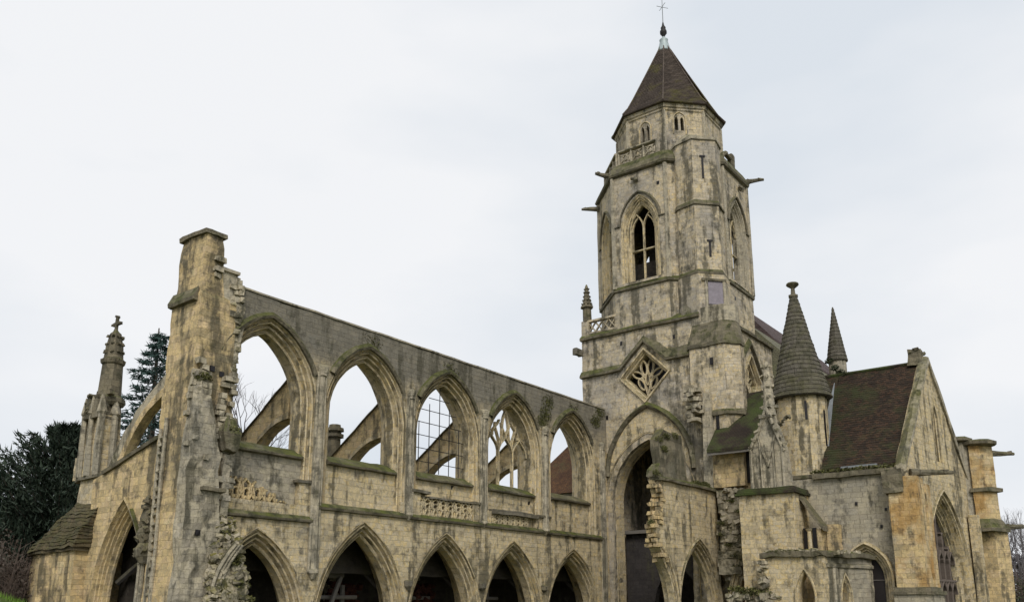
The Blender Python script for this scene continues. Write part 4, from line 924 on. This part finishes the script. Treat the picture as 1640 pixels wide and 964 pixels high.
# ------------------------------------------------------------------ south transept
ts = thing('south_transept', (54.2, 14, 0), 'transept with mossy brown steep roof and tall dark window in its gable', 'transept')
GR = -6.0; GF = FR(48.6, 10.75, GR); GW = 11.2; GX = GF(5.6, 0, 0).x
FT = FW(48.8)
DR = (-13.15, .75, 3.0, 4.25, 0)
MB().slab([(-18.7, 0), (-10.9, 0), (-10.9, 8.55), (-18.7, 8.55)], [arch(*DR, r=.5)], FT, 0, 1.0, .6).build('west_wall', 'grey', ts, .035)
do = MB().mould(DR, [(.66, -.0), (.62, -.16), (.52, -.18), (.48, -.02), (.42, .08), (.34, .06), (.28, .2), (.2, .18), (.14, .32), (.04, .32), (0, .4), (0, .7)], FT, 12).build('doorway_arch', 'mould', ts, .02)
MB().slab([(p[0], p[1]) for p in arch(*DR, r=.1)], [], FT, .5, .56, .5).build('door_panel', 'glass', do, 0)
m = MB(); m.band([(-13.15, 0), (-13.15, 4.2)], FT, .06, .46, .5); m.band([(-13.9, 2.9), (-12.4, 2.9)], FT, .06, .46, .5); m.build('door_bars', 'timber', do, 0)
m = MB(); m.box(48.55, 49.3, 11.0, 15.6, 8.5, 8.78, .4); m.box(48.9, 49.5, 11.2, 15.5, 8.75, 9.0, .4); m.build('mossy_gutter', 'mossy', ts, .05)
m = MB()
for i, y in enumerate([11.3+.42*k for k in range(11)]): m.leaves((48.9, y, 8.9), 80, (.25, .3, .16), .11, 80+i)
tag(m.build('moss_growth', 'fern', ts, 0, recalc=False), kind='stuff')
MB().box(48.95, 49.2, 12.2, 14.1, 9.0, 9.12, .5).build('lead_gutter', 'lead', ts, .01)
for y, z in ((14.6, 5.6), (14.35, 4.9), (12.2, 5.7), (13.4, 7.0), (11.9, 6.6)): MB().box(48.74, 48.9, y-.06, y+.06, z-.08, z+.08, .3).build('putlog_hole', 'void', ts, .03)
# gable wall
PG = (5.8, 3.0, 2.2, 7.15, 0)
LA = (5.95, .38, 12.0, 13.0, 9.7)
MB().slab([(0, 0), (GW, 0), (GW, 8.8), (5.6, 15.75), (0, 8.8)], [arch(*PG, r=.72), arch(*LA, r=.15)], GF, 0, .5, .5).build('gable_wall', 'cream', ts, .03)
po = MB().mould(PG, [(.86, .0), (.84, -.12), (.76, -.14), (.72, .0), (.62, .02), (.58, .12), (.5, .1), (.46, .24), (.38, .22), (.34, .36), (.26, .34), (.2, .48), (.1, .46), (.04, .58), (0, .6), (0, .9)], GF, 16).build('great_window', 'mould', ts, .015)
tag(MB().slab(arch(*PG, r=.1), [], GF, .78, .84, .8).build('glazing', 'glass', po, 0))
tr = MB(); D = (.5, .74); xs = [5.75+k*.92 for k in (-2, -1, 0, 1, 2)]
for x in xs: tr.band([(x, 0), (x, 4.0)], GF, .15, *D)
tr.band([(3.0, 2.95), (8.5, 2.95)], GF, .16, *D)
for i in range(6):
    a = 5.75-2.75+.92*i; b = a+.92; m_ = (a+b)/2
    for z0 in (2.2, 3.9):
        for e in (a, b): tr.band(bez((e, z0), (e, z0+.4), (m_+(e-m_)*.3, z0+.5), (m_, z0+.75)), GF, .1, *D)
for i, x in enumerate(xs):
    s_ = 1 if i % 2 else -1; tp2 = 6.6-abs(x-5.75)*1.0
    tr.band(bez((x, 3.9), (x+.45*s_, 4.6), (x-.5*s_, 5.2), (x+.15*s_, tp2)), GF, .1, *D); tr.band(bez((x, 3.9), (x-.45*s_, 4.6), (x+.5*s_, 5.2), (x-.15*s_, tp2)), GF, .1, *D)
tr.build('tracery', 'louvre2', po, .012)
lo_ = MB().mould(LA, [(.15, .0), (.13, -.05), (.08, -.05), (.05, .05), (0, .1), (0, .4)], GF, 9).build('gable_lancet', 'mould', ts, .01)
MB().slab(arch(*LA, r=.05), [], GF, .34, .4, .5).build('blocked_panel', 'tan', lo_, 0)
m = MB()
for s_ in (-1, 1):
    m.stack([[GF(5.6+s_*(5.75-5.75*k/10), 8.6+7.15*k/10+h, d) for h, d in ((-.12, -.12), (.18, -.14), (.30, .1), (.26, .36), (-.12, .36))] for k in range(11)])
m.build('gable_coping', 'rubble', ts, .08)
m = MB(); q = GF(5.6, 0, .6); m.box(q.x-.38, q.x+.38, q.y-.4, q.y+.4, 15.5, 16.5, .3, .2); m.stones([(q.x+r.uniform(-.3, .55), q.y+r.uniform(-.3, .3), 15.9+r.uniform(-.2, .7)) for _ in range(18)], .3, .4, 17); m.build('apex_stump', 'mossy', ts, .08)
# roof
RX = GX+.1
gy = lambda x: 10.75-(x-48.6)*math.tan(R(6))+.34
px_ = [(48.95+(RX-48.95)*(k+e)/45, 8.8+(15.66-8.8)*(k+e)/45+(.05 if not e else .0)) for k in range(45) for e in (0, .97)]+[(RX+5.3*k/10, 15.66-6.86*k/10) for k in range(1, 11)]
rows = [[(x, gy(x)+(15.25-gy(x))*j/8, z) for x, z in px_] for j in range(9)]
m = MB(); V = m.grid(rows)
m.grid([[(48.95+(RX-48.95)*k/10, y, 8.8+(15.66-8.8)*k/10) for k in range(5, 11)]+[(RX+5.3*k/10, y, 15.66-6.86*k/10) for k in range(1, 11)] for y in (15.25, 16, 17, 18)])
rf = m.build('roof', 'roof', ts, .05)
m = MB(); m.tube([(RX, 10.4, 15.7), (RX, 14, 15.68), (RX, 16, 15.7), (RX, 18, 15.7)], .13, None, 6); m.build('ridge_tiles', 'leanroof', rf, .03)
slope = lambda x: 8.8+(x-48.95)*(15.66-8.8)/(RX-48.95)
m = MB(); m.stack([[(x, y-wd, slope(x)+.06), (x, y+wd, slope(x)+.06), (x, y+wd, slope(x)+.0), (x, y-wd, slope(x)+.0)] for x, y, wd in [(50.3+3.5*k/8, 15.35+.1*k/8, .30-.28*k/8) for k in range(9)]]); m.build('lead_valley', 'lead', rf, .01)
# ochre corner pier with plinth, gargoyle and kneeler
m = MB(); m.box(48.1, 49.6, 10.1, 11.55, 2.4, 8.2, .5, .02); m.box(49.6, 50.6, 10.0, 10.75, 2.4, 7.9, .5, .02); m.build('corner_pier', 'orange', ts, .04)
m = MB(); m.box(47.95, 50.8, 9.85, 11.7, 0, 2.15, .6); m.build('pier_plinth', 'grey', ts, .03)
m = MB(); m.box(47.85, 50.9, 9.75, 11.8, 2.14, 2.3, .6); m.box(47.95, 50.7, 9.9, 11.65, 2.28, 2.5, .5, .03); m.build('plinth_ledge', 'mossy', ts, .04)
m = MB(); m.box(47.95, 48.95, 10.75, 11.75, 7.35, 8.6, .35); m.build('kneeler_block', 'mossy', ts, .08)
gargoyle((49.1, 10.6, 8.5), -52, 2.3, .0).build('gargoyle', 'dark', ts, .04)
# right-hand corner buttresses with flat caps
m = MB(); m.ngon((59.95, 9.95), [(.78, 0), (.72, 11.55)], 8, 0, 1.0); b1 = m.build('corner_turret', 'grey', ts, .04)
m = MB(); m.ngon((59.75, 10.1), [(.7, 11.5), (.95, 11.6), (.98, 11.75), (.8, 11.85), (.1, 11.9)], 10); m.build('cap_slab', 'mossy', b1, .04)
m = MB(); m.prism([(59.3, 9.3), (59.35, 8.75), (60.3, 8.15), (60.9, 8.6), (60.6, 9.6)], 6.2, 11.3, .5); b2 = m.build('corner_turret', 'orange', ts, .04)
m = MB(); m.ngon((60.0, 8.85), [(.7, 11.2), (1.0, 11.3), (1.02, 11.5), (.75, 11.6), (.1, 11.62)], 10); m.build('cap_slab', 'mossy', b2, .04)
m = MB(); m.prism([(59.75, 9.5), (59.8, 8.5), (60.7, 7.9), (61.2, 8.6), (60.9, 9.6)], 0, 6.0, .6); MB().prism([(58.4, 9.6), (58.4, 9.1), (58.85, 9.05), (58.85, 9.6)], 0, 6.9, .6).build('pilaster', 'cream', ts, .03); b3 = m.build('buttress_foot', 'tan', ts, .05)
m = MB(); m.prism([(58.9, 9.4), (58.95, 8.5), (60.7, 7.75), (61.4, 8.6), (60.9, 9.7)], 5.95, 6.15, .5); m.prism([(58.9, 9.4), (58.95, 8.5), (60.7, 7.75), (61.4, 8.6), (60.9, 9.7)], 6.13, 6.7, .5, [(59.2, 9.3), (59.3, 8.75), (60.3, 8.1), (60.95, 8.6), (60.6, 9.6)]); m.build('offset', 'mossy', b3, .06); m = MB(); m.prism([(59.1, 9.4), (59.2, 8.55), (60.5, 7.85), (61.15, 8.6), (60.7, 9.7)], 8.4, 8.62, .5); m.build('offset', 'mossy', b3, .06)
gargoyle((60.6, 8.5, 10.9), -40, 2.0, .0).build('gargoyle', 'dark', ts, .04); gargoyle((60.8, 8.3, 6.3), -40, 1.9, .02).build('gargoyle', 'dark', ts, .04)
# lean-to roof in the corner
lt = thing('lean_to', (50, 20.3, 8), 'small mossy green lean-to roof tucked between tower and gabled buttress', 'lean-to')
m = MB(); m.stack([[(48.7, y, 10.65), (48.7, y, 10.85), (52.6, y-.1, 15.0), (52.6, y-.1, 14.75)] for y in [18.3+.45*k for k in range(9)]]); m.build('roof', 'leanroof', lt, .04)
MB().box(48.75, 48.85, 18.4, 21.9, 10.5, 10.68, .6).build('eaves_board', 'timber', lt, .01)
MB().box(50.0, 50.6, 18.2, 21.9, 7.5, 11.8, .8).build('back_wall', 'tan', lt, .04)
MB().box(49.85, 50.02, 18.6, 19.9, 8.8, 11.0, .6).build('under_eaves_shade', 'void', lt, .02)  # near-black box painted in for the shade beneath the eaves

# ------------------------------------------------------------------ conical stair turret
ct = thing('conical_turret', (50.6, 16.55, 0), 'round turret with tall stone-shingled conical roof and mushroom finial', 'turret')
m = MB(); m.ngon((50.6, 16.55), [(1.43, 8.8), (1.43, 13.75)], 28, 0, .7); m.build('drum', 'cream', ct, .03)
m = MB(); m.ngon((50.6, 16.55), [(1.70, 13.55)]+[q_ for k_ in range(24) for q_ in ((1.74-1.54*(k_/24)**.93+.04, 13.62+k_*.27), (1.74-1.54*((k_+1)/24)**.93+.01, 13.62+(k_+1)*.27-.01))], 20, 0, .4); cr = m.build('conical_roof', 'shingle', ct, .04)
m = MB(); m.ngon((50.6, 16.55), [(.2, 20.0), (.28, 20.08), (.28, 20.2), (.14, 20.26), (.12, 20.65), (.3, 20.8), (.37, 20.88), (.32, 20.98), (.1, 21.04)], 10); m.build('finial', 'dark', cr, .03)
for a, z0, z1 in ((207, 12.1, 13.2), (255, 10.6, 12.7)):
    f = FR(50.6+1.43*math.cos(R(a)), 16.55+1.43*math.sin(R(a)), a+90); MB().slab([(-.07, z0), (.07, z0), (.07, z1), (-.07, z1)], [], f, -.04, .05, .6).build('slit_window', 'void', ct, 0)
m = MB(); 
for k in range(12): a = R(30*k); m.box(50.6+1.52*math.cos(a)-.06, 50.6+1.52*math.cos(a)+.06, 16.55+1.52*math.sin(a)-.06, 16.55+1.52*math.sin(a)+.06, 13.45, 13.62, .3)
m.build('eaves_block', 'dark', ct, .01)
m = MB(); m.box(48.9, 51.8, 14.95, 18.0, 8.62, 8.82, .5); m.build('ledge', 'mossy', ct, .05)
MB().box(49.0, 51.7, 15.1, 17.9, 5.5, 8.6, .6).build('square_base', 'cream', ct, .04)
MB().box(48.97, 49.02, 16.1, 16.7, 7.2, 8.1, .5).build('blocked_window', 'orange', ct, 0)

# ------------------------------------------------------------------ block buttress with gabled pinnacle
gb = thing('gabled_buttress', (47.2, 17.6, 0), 'square block buttress carrying a crocketed gable, left of the round turret', 'buttress')
MB().box(46.5, 49.0, 16.0, 19.1, 0, 7.6, .5).build('block', 'cream', gb, .045)
m = MB(); m.box(46.3, 49.1, 15.85, 19.25, 7.58, 7.72, .4); m.box(46.35, 49.1, 15.9, 19.2, 7.7, 7.95, .4, .05); m.build('mossy_slab', 'leanroof', gb, .04)
fg = FW(47.1)
MB().slab([(-18.65, 7.9), (-16.55, 7.9), (-16.7, 10.2), (-17.35, 12.4), (-17.6, 12.4), (-18.45, 10.4)], [], fg, 0, 1.2, .45).build('gable_front', 'grey', gb, .04)
m = MB(); 
for u in (-18.5, -17.9, -17.15, -16.65): m.band([(u, 7.9), (u, 10.6-.4*abs(u+17.5))], fg, .16, -.12, .06)
m.band([(-18.55, 10.2), (-17.9, 11.4), (-17.45, 12.6)], fg, .18, -.14, .06); m.band([(-16.55, 10.0), (-17.0, 11.2), (-17.45, 12.6)], fg, .18, -.14, .06)
for s_ in (-1, 1): m.band(bez((-17.5+s_*.5, 11.0), (-17.5+s_*.35, 10.2), (-17.5+s_*.15, 9.8), (-17.5, 9.2)), fg, .12, -.1, .06)
m.stones([fg(-17.45+s_*k*.2, 12.5-k*.42, -.1) for s_ in (-1, 1) for k in range(1, 6)], .24, .6, 23); m.build('crocketed_moulding', 'grey', gb, .04)
m = MB(); m.ngon((47.5, 17.4), [(.32, 12.2), (.26, 13.4), (.2, 14.6), (.07, 15.4)], 8); m.stones([(47.5+q*math.cos(a), 17.4+q*math.sin(a), z) for q, z in ((.34, 12.7), (.3, 13.3), (.26, 13.9), (.3, 14.5), (.2, 15.1)) for a in [k*math.pi/2+.4 for k in range(4)]], .24, .5, 24); m.build('finial', 'grey', gb, .04)
m = MB(); m.stones([fg(-16.75+.12*k, 11.6+.1*k, .2) for k in range(5)]+[fg(-16.2, 11.9, .2)], .26, .5, 26); m.build('carved_beast', 'dark', gb, .05)
# raking coping that drops towards the right
m = MB(); m.stack([[(47.3, y, z-.25), (47.3, y, z), (48.2, y, z+.06), (48.2, y, z-.25)] for y, z in [(16.2-1.35*k/6, 7.85-2.1*k/6) for k in range(7)]]); m.build('raking_coping', 'dark', gb, .05)
m = MB(); m.box(47.5, 48.7, 15.0, 16.0, 0, 5.65, .5); m.build('side_block', 'tan', gb, .04)
for y, mt in ((15.85, 'void'), (15.35, 'void')): MB().box(47.38, 47.52, y-.12, y+.08, 4.3, 5.7, .5).build('dark_slot', mt, gb, .01)
MB().ngon((47.4, 15.6), [(.12, 4.2), (.1, 5.5), (.2, 5.65)], 8).build('colonnette', 'cream', gb, .01)
MB().box(48.3, 49.0, 14.3, 14.95, 4.2, 5.9, .4).build('corner_stub', 'tan', gb, .03)

# ------------------------------------------------------------------ low chapel wall with two lancets
lw = thing('low_chapel_wall', (45.2, 16, 0), 'low ruined wall with mossy coping and two small pointed openings', 'wall')
L1 = (-15.25, .38, 2.0, 3.2, 0.03)
MB().slab([(-17.3, 0), (-14.2, 0), (-14.2, 4.05), (-17.25, 4.1), (-17.35, 3.3), (-17.1, 2.9), (-17.35, 2.2)], [arch(*L1, r=.12)], FW(45.0), 0, .7, .35).build('front_panel', 'cream', lw, .06)
MB().mould(L1, [(.2, .0), (.18, -.06), (.12, -.06), (.1, .06), (.04, .08), (0, .2), (0, .7)], FW(45.0), 9).build('lancet', 'mould', lw, .02)
f2 = FR(45.3, 14.3, -23); L2 = (1.55, .3, 1.9, 3.0, 0.03)
MB().slab([(0, 0), (3.7, 0), (3.7, 4.0), (0, 4.05)], [arch(*L2, r=.1)], f2, 0, .6, .4).build('side_panel', 'grey', lw, .05)
MB().mould(L2, [(.16, .0), (.14, -.05), (.09, -.05), (.06, .06), (0, .16), (0, .6)], f2, 9).build('lancet', 'mould', lw, .02)
m = MB(); m.box(44.8, 45.9, 14.1, 17.5, 4.05, 4.32, .3)
m.ledge([(-.1, 4.05), (3.75, 4.0)], f2, [(-.02, .02), (.0, .25), (.2, .25), (.32, -.1), (.32, -.8), (-.02, -.8)]); m.build('mossy_coping', 'mossy', lw, .1)
m = MB(); m.stones([(45.1+r.uniform(-.1, .5), r.uniform(14.3, 17.4), 4.35) for _ in range(26)]+[(46.5+r.uniform(-1.2, 2.0), 13.6+r.uniform(-.5, .3), 4.25) for _ in range(14)], .3, .3, 37); tag(m.build('coping_stones', 'mossrubble', lw, .05), kind='stuff')
m = MB(); m.ledge([(.0, 3.6), (3.7, 3.55)], f2, [(-.1, .0), (-.06, .1), (.06, .12), (.16, .0)]); m.band([(.75, 0), (.75, 3.5)], f2, .34, -.12, .1); m.build('pilaster', 'panel', lw, .03)
m = MB(); m.stones([(45.0+r.uniform(-.1, .5), 17.35+r.uniform(-.15, .35), r.uniform(.3, 3.9)) for _ in range(70)], .3, .4, 33); m.stones([(45.0+r.uniform(-.5, .5), r.uniform(16.5, 19.5), r.uniform(0.2, 2.2)) for _ in range(90)], .36, .5, 34); m.build('broken_end', 'rubble', lw, .03)
m = MB()
for i in range(9): m.leaves((45.0+.35*max(0, i-4)*1.6, 16.9-.32*i, 4.34), 260, (.22, .26, .07), .06, 140+i)
for i in range(6): m.leaves((45.0, 17.2+.4*i, 2.2+.05*i), 90, (.3, .3, .25), .11, 160+i)
tag(m.build('moss_growth', 'fern', lw, 0, recalc=False), kind='stuff')

# ------------------------------------------------------------------ far spirelet
sl = thing('stone_spirelet', (61, 17.2, 0), 'slim dark stone spirelet standing behind the transept roof ridge', 'turret')
m = MB(); m.ngon((61, 17.2), [(.57, 0), (.57, 18.5)], 12, 0, 2); m.build('drum', 'grey', sl, .02)
m = MB(); m.ngon((61, 17.2), [(.68, 18.4)]+[q_ for k_ in range(15) for q_ in ((.68-.65*k_/15+.03, 18.45+k_*.27), (.68-.65*(k_+1)/15+.005, 18.45+(k_+1)*.27-.02))], 10, 0, .5); m.build('cone', 'shingle', sl, .015)
iv = MB()
for i, (x, y, z) in enumerate(((54.3, 15.2, 15.9), (54.3, 15.5, 16.2), (54.3, 15.8, 16.7), (54.3, 14.9, 15.7))): iv.leaves((x, y, z), 240, (.22, .28, .22), .08, 200+i)
tag(iv.build('ivy_bush', 'laurel', None, 0, recalc=False), 'green ivy on the roof ridge beside the conical roof', 'ivy')

# ------------------------------------------------------------------ house seen through the last window
ho = thing('old_house', (64, 44, 0), 'house with rusty red tiled roof seen through the last nave window', 'house')
hv = MB(); F_ = lambda y0: None
MB().box(62.3, 76, 40.5, 46, 0, 11.2, 2).build('walls', 'grey', ho, .02)
m = MB(); m.stack([[(61.9, 40.0, 11.0), (61.9, 46.5, 11.0), (76, 46.5, 11.0), (76, 40.0, 11.0)], [(66.6, 43.2, 16.4), (66.6, 43.3, 16.4), (76, 43.3, 16.4), (76, 43.2, 16.4)]]); m.build('roof', 'rust', ho, .03)
m = MB(); m.box(66.2, 66.8, 42.9, 43.5, 16.0, 17.0, .5); m.build('chimney', 'grey', ho, .02)

# ------------------------------------------------------------------ trees and shrubs
def conifer(name, loc, h, rad, mat, label, cat, seed, upward=.25, dens_=1.0, bough=70, leaf_=.16, low=.12, shape=.8):
    t = thing(name, loc, label, cat); r = random.Random(seed); P0 = Vector(loc)
    MB().tube([P0, P0+Vector((.1, 0, h*.5)), P0+Vector((0, .1, h*.97))], h*.022+.1, .04, 7).build('trunk', 'bark', t, .03)
    m = MB(); br = MB()
    for i in range(bough):
        q = low+(1-low)*(i+r.random())/bough; a = i*2.4+r.uniform(-.4, .4); L_ = rad*((1-q)**shape+.06)*r.uniform(.7, 1.15)
        s = P0+Vector((0, 0, h*q*.95)); d = Vector((math.cos(a), math.sin(a), 0))
        pts = [s+d*L_*t+Vector((0, 0, L_*upward*(t*t*1.5-.25*t))) for t in (0, .35, .7, 1)]
        br.tube(pts, .035+.02*(1-q), .012, 4)
        n = int(60*dens_*max(.35, L_/rad))
        for k in range(n):
            t_ = r.random()**.7; j = min(2, int(t_*3)); p = pts[j].lerp(pts[j+1], t_*3-j)
            w_ = L_*.13*(1.15-t_)+.07; p = p+Vector((r.gauss(0, w_), r.gauss(0, w_), r.gauss(-.02, w_*.45)))
            ax = (d*r.uniform(.3, 1)+Vector((r.gauss(0, .5), r.gauss(0, .5), upward*1.4+r.gauss(0, .35)))).normalized(); b = ax.orthogonal(); b = Matrix.Rotation(r.uniform(0, 6.28), 3, ax) @ b.normalized()
            z = leaf_*r.uniform(.6, 1.6); m.f([m.v(p-b*z*.28), m.v(p+b*z*.28), m.v(p+ax*z*2.1)])
    br.build('branches', 'bark', t, 0); m.build('crown', mat, t, 0, recalc=False); return t
conifer('yew_tree', (23.5, 49.7, 0), 12.0, 6.8, 'yew', 'dark bushy conifer at the far left behind the buttress', 'tree', 3, .5, 6.5, 230, .15, .03, .78)
conifer('yew_tree', (19.6, 51.6, 0), 8.6, 5.0, 'yew', 'lower dark conifer cut by the left edge of the photo', 'tree', 13, .5, 6.5, 170, .15, .03, .7)
conifer('spruce_tree', (30.0, 52.6, 0), 20.5, 5.6, 'spruce', 'tall blue green spruce rising behind the broken pier', 'tree', 5, -.03, 4.6, 130, .15, .06, .8)
def bare(name, loc, h, label, mat, seed, group=None, depth=5, spread=.5, thin=1.0):
    t = thing(name, loc, label, 'tree', group); r = random.Random(seed); tr = MB(); tw_ = MB()
    def grow(p, d, L_, rad, k):
        q = p; pts = [p]
        for i in range(3):
            d = (d+Vector((r.gauss(0, .09), r.gauss(0, .09), .05))).normalized(); q = q+d*L_/3; pts.append(q)
        (tr if k >= depth-1 else tw_).tube(pts, rad, rad*.62, 6 if k >= depth-1 else 3)
        if k == 0: return
        for i in range(r.choice((2, 3, 3)) if k < depth else 4):
            a = r.uniform(0, 6.28); o = d.orthogonal().normalized(); o = Matrix.Rotation(a, 3, d) @ o
            nd = (d+o*spread*r.uniform(.6, 1.4)+Vector((0, 0, .12))).normalized(); base = pts[r.choice((2, 3, 3))]
            grow(base, nd, L_*r.uniform(.62, .82), rad*.58, k-1)
    grow(Vector(loc), Vector((0, 0, 1)), h*.3, h*.016*thin, depth)
    tr.build('trunk', mat, t, 0); tw_.build('twigs', mat, t, 0); return t
bare('bare_tree', (43.3, 61.0, 4), 17.5, 'leafless tree seen through the first nave window', 'fartwig', 4, None, 6)
bare('bare_tree', (47.5, 62.0, 3), 16.0, 'leafless tree behind the flying buttress in the first window', 'fartwig', 8, None, 6)
for i, (x, y, h, lb) in enumerate(((112, 15.5, 12, 'leafless tree right behind the corner buttress at the right edge'), (109, 13.2, 11.5, 'bare grey tree standing in the strip of wood at the right edge'), (116, 13.0, 13.0, 'taller bare tree deepest in the wood at the right edge'), (104, 10.8, 10, 'bare tree at the right border of the photo'), (120, 17.0, 13.5, 'bare tree farthest back beside the corner gargoyle'))):
    bare('bare_tree', (x, y, 0), h, lb, 'fartwig', 40+i, 'bare trees at the right edge', 6, .45, 1.2)
def shrub(name, loc, rad, h, n, mat, label, seed, twigs=40):
    t = thing(name, loc, label, 'shrub'); r = random.Random(seed); m = MB(); P0 = Vector(loc)
    for i in range(twigs):
        a = r.uniform(0, 6.28); q = rad*r.random()**.6; e = P0+Vector((q*math.cos(a), q*math.sin(a), h*r.uniform(.6, 1.05)*(1-.35*(q/rad)**2))); s = P0+Vector((q*.5*math.cos(a), q*.5*math.sin(a), 0))
        m.tube([s, s.lerp(e, .5)+Vector((r.gauss(0, .15), r.gauss(0, .15), .1)), e], .03, .008, 3)
        for k in range(6): p = s.lerp(e, r.uniform(.3, .9)); m.tube([p, p+Vector((r.gauss(0, .4), r.gauss(0, .4), r.uniform(.2, .7)))], .012, .005, 3)
    m.build('stems', 'twig', t, 0)
    m = MB()
    for i in range(n//60):
        a = r.uniform(0, 6.28); q = rad*r.random()**.5; m.leaves(P0+Vector((q*math.cos(a), q*math.sin(a), h*r.uniform(.15, .95)*(1-.35*(q/rad)**2))), 60, (rad*.22, rad*.22, h*.14), .12, seed*100+i)
    m.build('foliage', mat, t, 0, recalc=False); return t
shrub('brown_shrub', (17.2, 43.0, 0), 2.6, 5.0, 3600, 'brown', 'brown leafless shrub under the dark conifer at the lower left', 1, 160)
shrub('brown_shrub', (20.6, 44.6, 0), 2.2, 4.4, 2600, 'brown', 'brown twiggy shrub pressed against the corner buttress', 2, 120)
shrub('evergreen_shrub', (88, 9.3, 0), 3.0, 4.2, 3600, 'laurel', 'dull green bush at the lower right corner', 3, 60)
shrub('brown_shrub', (92, 11.8, 0), 3.2, 5.2, 3000, 'brown', 'reddish brown bush right of the corner buttress', 4, 120)
for i, (x, y, s_) in enumerate(((125, 14, 9), (124, 19, 9.5), (128, 9, 9))):
    pass
wm = MB(); r = random.Random(77)
for i in range(130): wm.leaves((135+r.uniform(-8, 8), 16+r.uniform(-16, 16), r.uniform(.5, 8.0)), 50, (1.6, 1.6, 1.2), .5, 300+i)
tag(wm.build('far_wood', M['fartwig'], None, 0, recalc=False), 'dense grey brown wood closing the view at the right edge', 'wood', kind='stuff')
